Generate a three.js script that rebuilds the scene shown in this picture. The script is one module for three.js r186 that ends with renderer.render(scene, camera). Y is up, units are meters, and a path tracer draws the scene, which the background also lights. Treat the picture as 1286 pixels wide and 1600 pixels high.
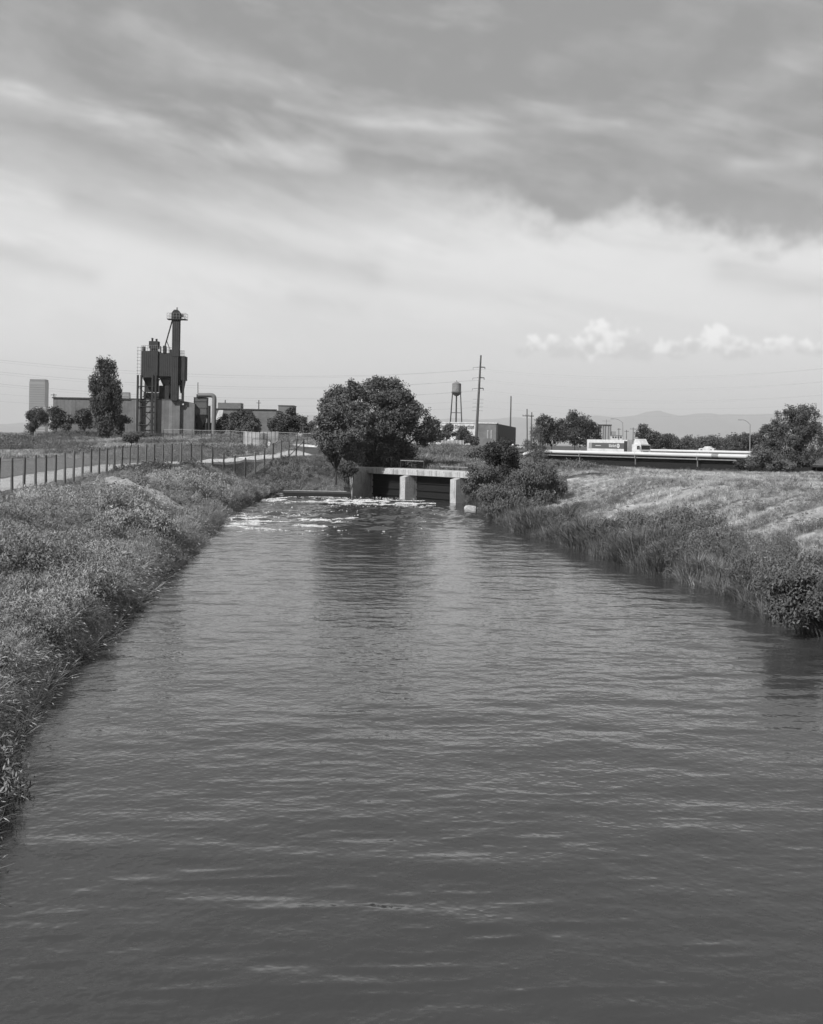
import * as THREE from 'three';
import { mergeGeometries } from 'three/addons/utils/BufferGeometryUtils.js';
import { MarchingCubes } from 'three/addons/objects/MarchingCubes.js';
import { FontLoader } from 'three/addons/loaders/FontLoader.js';
import { TextGeometry } from 'three/addons/geometries/TextGeometry.js';

// ------------------------------------------------------------------ camera, sky, sun
const EYE = 6, F = 1900, ROLL = THREE.MathUtils.degToRad(1);      // eye height over the canal; lens in photograph pixels
const scene = new THREE.Scene();
const camera = new THREE.PerspectiveCamera(2 * Math.atan(800 / F) * 180 / Math.PI, 823 / 1024, 0.5, 70000);
camera.position.set(0, EYE, 0);
camera.rotation.z = ROLL;
camera.setViewOffset(1286, 1600, 0, 108, 1286, 1600);             // a falling front: the lens is level
const renderer = new THREE.WebGLRenderer({ antialias: true });
renderer.setSize(823, 1024);
renderer.toneMapping = THREE.LinearToneMapping;
renderer.toneMappingExposure = 1.1;
renderer.shadowMap.enabled = true;

const SUN = new THREE.Vector3(-0.54, 0.66, 0.52).normalize();
const sun = new THREE.DirectionalLight(0xffffff, 5.0);
sun.position.copy(SUN).multiplyScalar(400).add(new THREE.Vector3(0, 0, -110));
sun.target.position.set(0, 0, -110);
sun.castShadow = true;
sun.shadow.mapSize.set(4096, 4096);
Object.assign(sun.shadow.camera, { left: -180, right: 180, top: 180, bottom: -180, near: 1, far: 900 });
scene.add(sun, sun.target);
scene.fog = new THREE.FogExp2(0xffffff, 0.00007);

// ------------------------------------------------------------------ numbers and noise
function rngOf(seed) { let a = seed >>> 0; return () => { a = (a + 0x6D2B79F5) | 0; let t = Math.imul(a ^ (a >>> 15), 1 | a); t = (t + Math.imul(t ^ (t >>> 7), 61 | t)) ^ t; return ((t ^ (t >>> 14)) >>> 0) / 4294967296; }; }
const TAB = new Float32Array(4096), PERM = new Uint16Array(8192);
{ const r = rngOf(77); for (let i = 0; i < 4096; i++) { TAB[i] = r() * 2 - 1; PERM[i] = i; } for (let i = 4095; i > 0; i--) { const j = Math.floor(r() * (i + 1)); const t = PERM[i]; PERM[i] = PERM[j]; PERM[j] = t; } for (let i = 0; i < 4096; i++) PERM[4096 + i] = PERM[i]; }
const hash3 = (x, y, z) => TAB[PERM[(PERM[(PERM[x & 4095] + y) & 4095] + z) & 4095]];
const sm = t => t * t * (3 - 2 * t), lerp = (a, b, t) => a + (b - a) * t, clamp = (v, a, b) => v < a ? a : v > b ? b : v;
const sstep = (a, b, v) => sm(clamp((v - a) / (b - a), 0, 1));
function noise3(x, y, z) {
  const X = Math.floor(x), Y = Math.floor(y), Z = Math.floor(z), u = sm(x - X), v = sm(y - Y), w = sm(z - Z);
  const a = lerp(lerp(hash3(X, Y, Z), hash3(X + 1, Y, Z), u), lerp(hash3(X, Y + 1, Z), hash3(X + 1, Y + 1, Z), u), v);
  const b = lerp(lerp(hash3(X, Y, Z + 1), hash3(X + 1, Y, Z + 1), u), lerp(hash3(X, Y + 1, Z + 1), hash3(X + 1, Y + 1, Z + 1), u), v);
  return lerp(a, b, w);
}
const noise2 = (x, y, s = 0) => noise3(x, y, s + 0.37);
function fbm(x, y, z, n, g = 0.5) { let s = 0, a = 0.5; for (let i = 0; i < n; i++) { s += a * noise3(x, y, z); x = x * 2.03 + 11.3; y = y * 2.03 + 5.7; z = z * 2.03 + 3.1; a *= g; } return s; }
function knots(list, v) { if (v <= list[0][0]) return list[0][1]; for (let i = 1; i < list.length; i++) if (v <= list[i][0]) { const [a, b] = list[i - 1], [c, d] = list[i]; return lerp(b, d, (v - a) / (c - a)); } return list[list.length - 1][1]; }
const CR = Math.cos(ROLL), SR = Math.sin(ROLL);
// a point of the photograph (in its pixels) at a known distance in front of the camera, as a place in the world
function P(px, py, d) { const a = px - 643, b = py - 692, x = a * CR + b * SR, y = -a * SR + b * CR; return new THREE.Vector3(x / F * d, EYE - y / F * d, -d); }

// ------------------------------------------------------------------ sky: air, high streaked cloud and small fair-weather clouds
{
  const W = 4096, Hh = 2048, data = new Float32Array(W * Hh * 4);
  const rand = rngOf(5), puffs = [];
  const addCloud = (az, base, w, h, seed) => { const r = rngOf(seed), c = { az, base, w, h, seed, b: [] }; const n = 9 + Math.floor(w * 4);
    for (let i = 0; i < n; i++) { const t = r() * 2 - 1, top = (1 - Math.abs(t) ** 1.6) * h; const rad = (0.22 + 0.2 * r()) * Math.max(h, 0.6); c.b.push([az + t * w * 0.8, base + rad * 0.5 + r() * Math.max(0, top - rad), rad]); }
    puffs.push(c); };
  const D = 33.2, A = px => (px - 643) / D;
  const RIM = [[-60, 215], [100, 245], [250, 278], [420, 285], [640, 272], [760, 300], [860, 338], [925, 326], [1000, 318], [1080, 345], [1160, 378], [1260, 362], [1400, 380]];
  const STREAKS = [
    [[[120, 338], [300, 372], [470, 412], [580, 430]], 24, -0.62], [[[600, 442], [720, 452], [850, 462]], 16, -0.32], [[[10, 418], [70, 430], [140, 440]], 18, -0.4], [[[460, 470], [560, 492]], 14, -0.25], [[[1120, 425], [1200, 446], [1280, 452]], 20, -0.5],
    [[[0, 180], [160, 216], [340, 250], [520, 262]], 20, 0.42], [[[190, 78], [300, 118], [380, 128], [520, 178], [700, 190], [880, 178]], 20, 0.34], [[[430, 176], [560, 204], [780, 206], [960, 196]], 9, 0.4], [[[0, 60], [140, 90], [230, 130]], 22, 0.16], [[[840, 120], [960, 80], [1080, 70]], 26, 0.3], [[[1120, 170], [1200, 140], [1280, 110]], 30, 0.42], [[[1140, 262], [1230, 266]], 11, 0.35], [[[1080, 210], [1280, 196]], 14, 0.25], [[[700, 250], [900, 208], [1060, 214]], 12, 0.16]];
  addCloud(A(846), 4.2, 1.45, 1.1, 12); addCloud(A(948), 4.1, 1.75, 1.8, 21); addCloud(A(1092), 4.15, 2.1, 1.45, 31); addCloud(A(1208), 4.35, 1.7, 0.85, 44);
  for (let i = 0; i < 16; i++) addCloud(30 + i * 19.5 + rand() * 8, 3.5 + rand() * 3, 1.2 + rand() * 1.6, 0.6 + rand() * 1.3, 100 + i);
  for (let j = 0; j < Hh; j++) {
    const el = ((j + 0.5) / Hh - 0.5) * Math.PI, e = el * 180 / Math.PI, y = Math.sin(el), c = Math.cos(el);
    for (let i = 0; i < W; i++) {
      const o = (j * W + i) * 4;
      let v = 0.3;
      if (e > -0.5) {
        const phi = ((i + 0.5) / W - 0.5) * 2 * Math.PI, x = c * Math.cos(phi), z = c * Math.sin(phi);
        let az = Math.atan2(x, -z) * 180 / Math.PI;
        const base = lerp(lerp(0.66, 0.265, sstep(0, 13, e)), 0.22, sstep(22, 80, e));
        // streaks descend to the right: turned coordinates, squeezed across the streak
        const tx = x * 0.975 - y * 0.22, ty = y * 0.975 + x * 0.22;
        const wx = fbm(x * 3, y * 5, z * 3 + 9, 2), wy = fbm(x * 4 + 7, y * 7, z * 4, 3);
        const s1 = fbm(tx * 2.6, ty * 15 + wy * 0.7, z * 2.6, 6, 0.56);
        const s2 = fbm(tx * 6 + wx * 0.4 + 5, ty * 30 + wy * 1.2, z * 5 + 3, 6, 0.58), s3 = fbm(tx * 16 + wy * 0.8, ty * 70 + wx * 1.5, z * 16, 4, 0.7);
        const fine = fbm(x * 40, y * 54, z * 40, 5, 0.62);
        const right = sstep(-6, 8, az) * (1 - sstep(60, 110, az));
        const u = 643 + az * D, vv = 692 - e * D, near = 1 - sstep(19, 30, Math.abs(az));
        const far = 11.9 - 6.6 * Math.sin(az * Math.PI / 180) + 2.4 * s1;
        const edge = lerp(far, (692 - knots(RIM, u)) / D + 0.7 * s1, near) + lerp(0.9 * s2 + 0.5 * s3, 1.05 * fine + 0.4 * s2, right);
        const wide = lerp(4.6, 1.5, right);
        let bank = 1 - sstep(edge - wide, edge + wide * 0.4, e);
        bank *= 1 - 0.4 * sstep(0.02, 0.3, -s1 + 0.3 * s2) * sstep(2.5, 6, e) * (1 - 0.6 * near);
        bank *= 1 - 0.14 * sstep(0.0, 0.3, s2) * (1 - 0.5 * right);
        let wisp = 0.24 * sstep(-0.1, 0.45, s2 + 0.5 * s1) + 0.16 * sstep(0.0, 0.35, s1) + 0.05 * fine;
        if (near > 0 && e < 22) for (const [pts, wd, amp] of STREAKS) {
          const uu = u + 26 * wx, v0 = vv + 22 * wy + 14 * s2; let best = 1e9, tt = 0;
          for (let q = 1; q < pts.length; q++) { const [ax, ay] = pts[q - 1], [bx, by] = pts[q], ex = bx - ax, ey = by - ay, t = clamp(((uu - ax) * ex + (v0 - ay) * ey) / (ex * ex + ey * ey), 0, 1), dd = Math.hypot((uu - ax - t * ex) * 0.8, v0 - ay - t * ey); if (dd < best) { best = dd; tt = t; } }
          const g = amp * Math.exp(-((best / wd) ** 2)) * near * (0.78 + 0.8 * s2 + 0.35 * s3);
          if (amp < 0) { bank *= 1 + g; wisp *= 1 + g; } else wisp += g * 0.66;
        }
        const cover = clamp(Math.max(bank * 0.97, wisp * (1 - 0.25 * right)) + 0.04 * fine + 0.035 * s3, 0, 1);
        v = lerp(base, 0.80, cover * sstep(-0.5, 4, e) * (1 - 0.35 * sstep(30, 70, e)));
        v = lerp(v, 0.745, 0.8 * (1 - sstep(0, 6.5, e)));
        if (e > 2.5 && e < 9.5) for (const p of puffs) {
          let da = az - p.az; if (da > 180) da -= 360; if (da < -180) da += 360;
          if (Math.abs(da) > p.w * 1.5 || e < p.base - 0.4 || e > p.base + p.h * 1.6) continue;
          const n1 = fbm(da * 2.2 + p.seed, e * 2.2, p.seed, 4), n2 = fbm(da * 5.5, e * 5.5 + p.seed, 2.2, 4);
          let m = -9;
          for (const [ba, be, br] of p.b) { const q = 1 - Math.hypot(da + p.az - ba, (e - be) * 1.05) / br; if (q > m) m = q; }
          m += 0.1 + n1 * 0.95 + n2 * 0.75;
          const dens = sstep(-0.16, 0.42, m) * sstep(p.base - 0.28, p.base + 0.08, e + n1 * 0.15);
          if (dens <= 0) continue;
          const t = clamp((e - p.base) / p.h, 0, 1.2);
          const lum = 0.64 + 0.40 * sstep(0.05, 0.85, t + n1 * 0.75 + n2 * 0.35 - da / p.w * 0.16);
          v = lerp(v, lum, dens * 0.95);
        }
      }
      data[o] = data[o + 1] = data[o + 2] = v; data[o + 3] = 1;
    }
  }
  const sky = new THREE.DataTexture(data, W, Hh, THREE.RGBAFormat, THREE.FloatType);
  sky.mapping = THREE.EquirectangularReflectionMapping; sky.magFilter = THREE.LinearFilter; sky.minFilter = THREE.LinearFilter; sky.needsUpdate = true;
  scene.background = sky; scene.environment = sky;
}

// ------------------------------------------------------------------ textures and materials
function tileNoise(px, seed) { return (x, y, per) => { const X = Math.floor(x), Y = Math.floor(y), u = sm(x - X), v = sm(y - Y), w = k => ((k % per) + per) % per; const h = (a, b) => hash3(w(a) + seed * 31, w(b) + seed * 17, seed); return lerp(lerp(h(X, Y), h(X + 1, Y), u), lerp(h(X, Y + 1), h(X + 1, Y + 1), u), v); }; }
function tex(size, fn, srgb = true) {
  const d = new Uint8Array(size * size * 4);
  for (let j = 0; j < size; j++) for (let i = 0; i < size; i++) { const v = clamp(fn(i / size, j / size), 0, 1) * 255, o = (j * size + i) * 4; d[o] = d[o + 1] = d[o + 2] = v; d[o + 3] = 255; }
  const t = new THREE.DataTexture(d, size, size); t.wrapS = t.wrapT = THREE.RepeatWrapping; t.magFilter = THREE.LinearFilter; t.minFilter = THREE.LinearMipmapLinearFilter; t.generateMipmaps = true;
  if (srgb) t.colorSpace = THREE.SRGBColorSpace; t.needsUpdate = true; return t;
}
const tn = tileNoise(0, 3);
const oct = (u, v, p0, n, g = 0.5) => { let s = 0, a = 1, w = 0; for (let k = 0; k < n; k++) { const p = p0 << k; s += a * tn(u * p, v * p, p); w += a; a *= g; } return s / w; };
const T_grain = tex(512, (u, v) => 0.86 + 0.2 * oct(u, v, 4, 7, 0.75));
const T_stain = tex(1024, (u, v) => 0.84 + 0.22 * oct(u, v, 3, 8, 0.7) - 0.16 * sstep(0.15, 0.5, oct(u, v * 0.999, 24, 1) * 0.5 + oct(u, v, 6, 3)) + 0.1 * oct(u, v, 64, 3));
const T_soil = tex(1024, (u, v) => 0.78 + 0.3 * oct(u, v, 6, 8, 0.8) + 0.12 * oct(u, v, 128, 3, 0.9));
const T_soilB = tex(1024, (u, v) => 0.5 + 0.5 * oct(u, v, 8, 8, 0.75), false);
const T_rib = tex(256, (u, v) => (0.5 + 0.5 * Math.sin(u * 2 * Math.PI * 8)) ** 0.5, false);
const T_conc = tex(1024, (u, v) => 0.86 + 0.16 * oct(u, v, 4, 7, 0.7) - 0.13 * sstep(0.1, 0.7, tn(u * 48, v * 3, 48) * 0.6 + tn(u * 20, v * 5, 20) * 0.5) - 0.12 * sstep(0.3, 0.6, tn(u * 90, v * 90, 90)));
const grey = (v) => new THREE.Color().setRGB(v, v, v);
function mat(v, rough = 0.9, o = {}) { return new THREE.MeshStandardMaterial({ color: grey(v), roughness: rough, metalness: 0, side: THREE.DoubleSide, ...o }); }
const rep = (t, s) => { const c = t.clone(); c.repeat.set(s, s); c.needsUpdate = true; return c; };
const M = {
  concrete: mat(0.6, 0.9, { map: rep(T_conc, 0.22), bumpMap: rep(T_soilB, 0.6), bumpScale: 0.01 }),
  wetConcrete: mat(0.085, 0.6, { map: rep(T_stain, 0.5) }),
  slab: mat(0.76, 0.95, { map: rep(T_grain, 0.3) }),
  shadeGate: mat(0.006, 0.7, { map: rep(T_stain, 0.5) }),  // shade of the gate openings put into the colour, as sun reaches the panels
  siding: mat(0.2, 0.7, { map: rep(T_grain, 0.12), bumpMap: rep(T_rib, 0.5), bumpScale: 0.02 }),
  sidingLight: mat(0.27, 0.7, { map: rep(T_grain, 0.12), bumpMap: rep(T_rib, 0.5), bumpScale: 0.02 }),
  plinth: mat(0.09, 0.9, { map: rep(T_grain, 0.3) }),
  plant: mat(0.042, 0.75, { map: rep(T_stain, 0.2), bumpMap: rep(T_rib, 0.35), bumpScale: 0.03 }),
  steel: mat(0.032, 0.7, { map: rep(T_stain, 0.3) }),
  pale: mat(0.32, 0.7, { map: rep(T_grain, 0.3) }),
  white: mat(0.8, 0.6, { map: rep(T_grain, 0.25) }),
  black: mat(0.02, 0.6),
  shade_girder: mat(0.009, 0.85, { map: rep(T_stain, 0.2) }),  // near-black: the shade under the bridge deck is put into this colour
  wood: mat(0.13, 0.9, { map: rep(T_stain, 1.2) }),
  board: mat(0.68, 0.9, { map: rep(T_stain, 0.8) }),
  boardB: mat(0.4, 0.9, { map: rep(T_stain, 0.8) }),
  wire: mat(0.3, 0.6),
  glass: new THREE.MeshPhysicalMaterial({ color: grey(0.02), roughness: 0.06 }),
  rock: mat(0.4, 0.95, { map: rep(T_soil, 0.7), bumpMap: rep(T_soilB, 0.8), bumpScale: 0.03 }),
  rockPale: mat(0.62, 0.95, { map: rep(T_soil, 0.5), bumpMap: rep(T_soilB, 0.8), bumpScale: 0.03 }),
  bark: mat(0.07, 0.95, { map: rep(T_stain, 0.6) }),
  hill: mat(0.13, 1, { map: rep(T_grain, 0.0006) }),
  tower: mat(0.3, 0.8, { map: rep(T_stain, 0.12) }),
};
const leafMat = v => new THREE.MeshStandardMaterial({ color: grey(v), roughness: 0.75, vertexColors: true, side: THREE.DoubleSide });

// ------------------------------------------------------------------ object helpers
const taken = new Map();
function numbered(n) { const k = taken.get(n) ?? 0; taken.set(n, k + 1); return k ? `${n}_${String(k).padStart(3, '0')}` : n; }
function tag(o, label, category, group, kind) { if (label) o.userData.label = label; if (category) o.userData.category = category; if (group) o.userData.group = group; if (kind) o.userData.kind = kind; return o; }
function thing(name, label, category, pos = [0, 0, 0], turn = 0, group) { const g = new THREE.Group(); g.name = numbered(name); g.position.set(...pos); g.rotation.y = turn; scene.add(g); return tag(g, label, category, group); }
// texture coordinates in metres, from each face's own plane
function metres(g) {
  g = g.index ? g.toNonIndexed() : g; g.computeVertexNormals();
  const p = g.attributes.position, uv = new Float32Array(p.count * 2), a = new THREE.Vector3(), b = new THREE.Vector3(), c = new THREE.Vector3();
  for (let i = 0; i < p.count; i += 3) {
    a.fromBufferAttribute(p, i); b.fromBufferAttribute(p, i + 1); c.fromBufferAttribute(p, i + 2);
    const n = b.clone().sub(a).cross(c.clone().sub(a)), x = Math.abs(n.x), y = Math.abs(n.y), z = Math.abs(n.z);
    [a, b, c].forEach((v, k) => { uv[(i + k) * 2] = y >= x && y >= z ? v.x : x > z ? v.z : v.x; uv[(i + k) * 2 + 1] = y >= x && y >= z ? v.z : v.y; });
  }
  g.setAttribute('uv', new THREE.BufferAttribute(uv, 2)); return g;
}
function mesh(name, geos, material, parent = scene, smooth = false) {
  const list = (Array.isArray(geos) ? geos : [geos]).map(g => { let q = g; if (!smooth) q = metres(g); else { q = g.index ? g.toNonIndexed() : g; } for (const k of Object.keys(q.attributes)) if (!['position', 'normal', 'uv'].includes(k)) q.deleteAttribute(k); return q; });
  const m = new THREE.Mesh(list.length > 1 ? mergeGeometries(list) : list[0], material);
  m.name = parent === scene ? numbered(name) : name; m.castShadow = m.receiveShadow = true; parent.add(m); return m;
}
const box = (w, h, d, x = 0, y = 0, z = 0, ry = 0) => { const g = new THREE.BoxGeometry(w, h, d); if (ry) g.rotateY(ry); return g.translate(x, y, z); };
const cyl = (r0, r1, h, x = 0, y = 0, z = 0, n = 16) => new THREE.CylinderGeometry(r1, r0, h, n).translate(x, y, z);   // r0 at the foot; y is the middle
const V = (x, y, z) => new THREE.Vector3(x, y, z);
function bar(a, b, r, n = 6, r2 = r) { const l = a.distanceTo(b), g = new THREE.CylinderGeometry(r2, r, l, n); g.translate(0, l / 2, 0); g.applyQuaternion(new THREE.Quaternion().setFromUnitVectors(V(0, 1, 0), b.clone().sub(a).normalize())); return g.translate(a.x, a.y, a.z); }
function prism(pts, depth) { const s = new THREE.Shape(pts.map(p => new THREE.Vector2(p[0], p[1]))); return new THREE.ExtrudeGeometry(s, { depth, bevelEnabled: false }); }
function bevelBox(w, h, d, x, y, z, b = 0.04) { const s = new THREE.Shape([[-w / 2 + b, -h / 2 + b], [w / 2 - b, -h / 2 + b], [w / 2 - b, h / 2 - b], [-w / 2 + b, h / 2 - b]].map(p => new THREE.Vector2(...p))); return new THREE.ExtrudeGeometry(s, { depth: d - 2 * b, bevelEnabled: true, bevelSize: b, bevelThickness: b, bevelSegments: 1 }).translate(x, y, z - d / 2 + b); }

// ------------------------------------------------------------------ the lie of the land (x to the right, d ahead of the camera)
const CH = [[-5, -60], [-5.4, 0], [-6.2, 15], [-7.9, 22], [-9.1, 29], [-10.0, 41], [-12.0, 64], [-14.3, 92], [-15.2, 104], [-14.8, 122], [-14.0, 131.2], [-7.0, 131.4], [-5.6, 136.5], [-2.6, 139.6], [9.0, 124.6], [5.6, 121], [6.4, 116], [6.7, 104], [7.2, 88], [9.8, 71], [11.9, 57], [13.4, 49], [12.9, 43], [13.6, 38], [15.5, 30], [17, 15], [17, 0], [17, -60]];
function toChannel(x, d) {            // distance to the waterline, negative over the water
  let best = 1e9, inside = false;
  for (let i = 0, j = CH.length - 1; i < CH.length; j = i++) {
    const [ax, ay] = CH[j], [bx, by] = CH[i], ex = bx - ax, ey = by - ay, t = clamp(((x - ax) * ex + (d - ay) * ey) / (ex * ex + ey * ey), 0, 1), q = (x - ax - t * ex) ** 2 + (d - ay - t * ey) ** 2;
    if (q < best) best = q;
    if ((by > d) !== (ay > d) && x < (ax - bx) * (d - by) / (ay - by) + bx) inside = !inside;
  }
  return inside ? -Math.sqrt(best) : Math.sqrt(best);
}
const TL = [[-60, 2.1], [50, 2.1], [78, 2.4], [109, 3.2], [137, 3.6], [150, 4.05], [172, 4.5], [200, 5.7], [222, 6.3], [330, 6.2], [600, 4.6], [3000, 4.5], [24000, 5]];
const TC = [[-60, 2.6], [135, 3.1], [170, 4.0], [230, 5.0], [310, 5.3], [600, 4.6], [3000, 4.5], [24000, 5]];
const TR = [[-60, 3.3], [100, 3.25], [150, 2.9], [200, 2.9], [310, 4.6], [600, 4.6], [3000, 4.5], [24000, 5]];
function valley(x, d) { const u = (x - 24.6) * 0.535 - (d - 256) * 0.845, w = (x - 24.6) * 0.845 + (d - 256) * 0.535; return sstep(17, 24, x) * (1 - sstep(78, 100, u)) * sstep(-26, -12, u) * sstep(-43, -32, w) * (1 - sstep(34, 52, w)); }
function ground(x, d, s = Math.abs(x) < 90 && d < 175 ? toChannel(x, d) : 99) {
  if (s < 0) return -Math.min(1.4, 0.25 - s * 0.9);
  const l = knots(TL, d), c = knots(TC, d), r = knots(TR, d), top = lerp(lerp(l, c, sstep(-13, 1, x)), r, sstep(8, 26, x));
  const mid = lerp(1, 0, sstep(-13, -4, x)) , W = d > 128 ? lerp(11, 5, sstep(-9, -3, x) * (1 - sstep(8, 16, x))) : x > 0 ? 15 : lerp(6, 8.5, sstep(30, 80, d));
  let h = Math.min(0.6, s * 2.4) * 0.8 + (top - 0.48) * Math.pow(sstep(-0.02, W, s), x > 0 ? 0.85 : 0.8);
  const lump = sstep(0.4, 3, s);
  h += lump * ((x < 0 && d < 135 ? lerp(0.3, 0.08, sstep(5, 9, s)) : 0.16) * noise2(x * 0.35, d * 0.35, 1) + 0.09 * noise2(x * 0.9, d * 0.9, 5)) * (d < 400 ? 1 : 0);
  if (x > 8 && s > 1 && d < 160) h += 0.4 * sstep(1, 5, s) * (1 - sstep(14, 20, s)) * noise2((d - 0.45 * x) * 0.42, x * 0.09, 7);   // rills running down the slope
  const m = Math.hypot((x + 19.6) / 4.8, (d - 85.5) / 3.4); if (m < 1) h += sm(1 - m) * (0.85 + 0.25 * noise2(x * 0.9, d * 0.9, 61) + 0.22 * noise2(x * 1.7, d * 1.5, 62));                                          // the bare mound
  if (x > 8 && d > 120) h -= valley(x, d) * (h + 1.2);
  return h;
}
const PATH = [];                       // the fence runs beside the path
const FENCE = [[-24.9, 40], [-24.8, 66], [-24.7, 78], [-24.8, 92], [-24.3, 109], [-22.2, 122], [-17.2, 136], [-13.2, 149]].map(p => new THREE.Vector3(p[0], 0, p[1]));
const fenceCurve = new THREE.CatmullRomCurve3(FENCE, false, 'centripetal');
const pathPts = fenceCurve.getSpacedPoints(120).map((p, i) => { const t = fenceCurve.getTangentAt(i / 120); return [p.x - t.z * 3.3, p.z + t.x * 3.3]; });
function nearPath(x, d) { let b = 1e9; for (let i = 0; i < pathPts.length; i += 2) { const q = (x - pathPts[i][0]) ** 2 + (d - pathPts[i][1]) ** 2; if (q < b) b = q; } return Math.sqrt(b); }

// ground sheet, one mesh out to the mountains
const bare = (x, d, s) => {             // where the soil shows: 0 covered .. 1 bare
  let b = 0; const m = Math.hypot((x + 19.0) / 4.6, (d - 83.4) / 4.6); if (m < 1.4) b = Math.max(b, 1 - sstep(0.6, 1.1, m + 0.45 * noise2(x * 0.9, d * 0.9, 3)));
  if (x > 6 && d < 165) { const n = noise2((d - 0.45 * x) * 0.42 + 0.35, x * 0.09, 7) + 0.55 * noise2((d - 0.45 * x) * 1.1, x * 0.35, 9); b = Math.max(b, 0.95 * sstep(0.05, 0.55, n) * sstep(3, 6, s) * (1 - 0.6 * sstep(14, 20, s))); }
  return b;
};
{
  const axis = (a, b, step, lo, hi, grow) => { const v = []; let x = a; while (x <= b) { v.push(x); x += step; } let s = step; x = v[v.length - 1]; while (x < hi) { s *= grow; x += s; v.push(Math.min(x, hi)); } s = step; x = a; while (x > lo) { s *= grow; x -= s; v.unshift(Math.max(x, lo)); } return v; };
  const xs = axis(-34, 46, 0.5, -30000, 30000, 1.13), ds = axis(12, 150, 0.6, -6000, 32000, 1.1);
  const nx = xs.length, nd = ds.length, pos = new Float32Array(nx * nd * 3), uv = new Float32Array(nx * nd * 2), col = new Float32Array(nx * nd * 3), idx = [];
  for (let j = 0; j < nd; j++) for (let i = 0; i < nx; i++) {
    const k = j * nx + i, x = xs[i], d = ds[j], s = Math.abs(x) < 90 && d < 175 && d > -60 ? toChannel(x, d) : 99;
    const h = d < -58 || Math.abs(x) > 4000 ? knots(TL, d) : ground(x, d, s);
    pos.set([x, h, -d], k * 3); uv.set([x * 0.25, d * 0.25], k * 2);
    const b = bare(x, d, s), far = d > 300 ? 0.05 * noise2(x * 0.012, d * 0.006, 4) : 0;
    const lot = x < -24.5 && d < 175 ? 1 : 0;
    let v = 0.1 + 0.04 * noise2(x * 0.15, d * 0.15, 2) + 0.04 * noise2(x * 0.8, d * 0.8, 8) + far;
    v = lerp(v, 0.58 + 0.1 * noise2(x * 0.7, d * 0.7, 6), b);
    if (lot) v = lerp(v, 0.24 + 0.03 * noise2(x * 0.3, d * 0.1, 4), 0.8);
    if (x < -14 && d > 185 && d < 218) v = lerp(v, 0.42, sstep(0.0, 0.4, noise2(x * 0.07, d * 0.22, 12) + 0.3));
    if (x > -5 && x < 24 && d > 200 && d < 400) v = lerp(v, 0.36, sstep(250, 290, d));
    col.set([v, v, v], k * 3);
  }
  for (let j = 0; j < nd - 1; j++) for (let i = 0; i < nx - 1; i++) { const a = j * nx + i; idx.push(a, a + 1, a + nx + 1, a, a + nx + 1, a + nx); }
  const g = new THREE.BufferGeometry(); g.setAttribute('position', new THREE.BufferAttribute(pos, 3)); g.setAttribute('uv', new THREE.BufferAttribute(uv, 2)); g.setAttribute('color', new THREE.BufferAttribute(col, 3)); g.setIndex(idx); g.computeVertexNormals();
  const m = new THREE.Mesh(g, new THREE.MeshStandardMaterial({ vertexColors: true, map: T_soil, bumpMap: T_soilB, bumpScale: 0.05, roughness: 0.95, side: THREE.DoubleSide }));
  m.name = 'ground'; m.receiveShadow = m.castShadow = true; tag(m, 'grassy ground and canal banks reaching to the horizon', 'ground', null, 'structure'); scene.add(m);
}
// ribbons laid on the ground
function ribbon(pts, half, lift, uvs = 1) {
  const pos = [], uv = [], idx = []; let run = 0;
  pts.forEach((p, i) => { const a = pts[Math.max(0, i - 1)], b = pts[Math.min(pts.length - 1, i + 1)], tx = b[0] - a[0], td = b[1] - a[1], l = Math.hypot(tx, td), nx = -td / l, nd = tx / l; if (i) run += Math.hypot(p[0] - pts[i - 1][0], p[1] - pts[i - 1][1]);
    const e = half + 0.12 * noise2(run * 0.5, 0, 3); let top = -9; for (const w of [-1, -0.5, 0, 0.5, 1]) top = Math.max(top, ground(p[0] + nx * e * w, p[1] + nd * e * w));
    for (const [w, dy] of [[-1, -0.25], [-1, 0], [-0.4, 0.02], [0.4, 0.02], [1, 0], [1, -0.25]]) { pos.push(p[0] + nx * e * w, top + lift + dy, -(p[1] + nd * e * w)); uv.push(w * e * uvs, run * uvs); } });
  for (let i = 0; i < pts.length - 1; i++) for (let k = 0; k < 5; k++) { const a = i * 6 + k; idx.push(a, a + 1, a + 7, a, a + 7, a + 6); }
  const g = new THREE.BufferGeometry(); g.setAttribute('position', new THREE.Float32BufferAttribute(pos, 3)); g.setAttribute('uv', new THREE.Float32BufferAttribute(uv, 2)); g.setIndex(idx); g.computeVertexNormals(); return g;
}
{
  const more = [...pathPts, [-14.8, 156], [-16.5, 164], [-18, 172]];
  const m = mesh('path', ribbon(more, 2.2, 0.05), M.slab, scene, true); tag(m, 'pale concrete path curving along behind the wire fence', 'path', null, 'structure');
  const lane = []; for (let i = 0; i <= 30; i++) lane.push([lerp(-22, -6, i / 30), 188 + 1.5 * Math.sin(i * 0.2)]);
  const l = mesh('gravel_road', ribbon(lane, 2.6, 0.05), M.slab, scene, true); tag(l, 'pale gravel lane crossing beyond the wire fence', 'road', null, 'structure');
}
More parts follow.
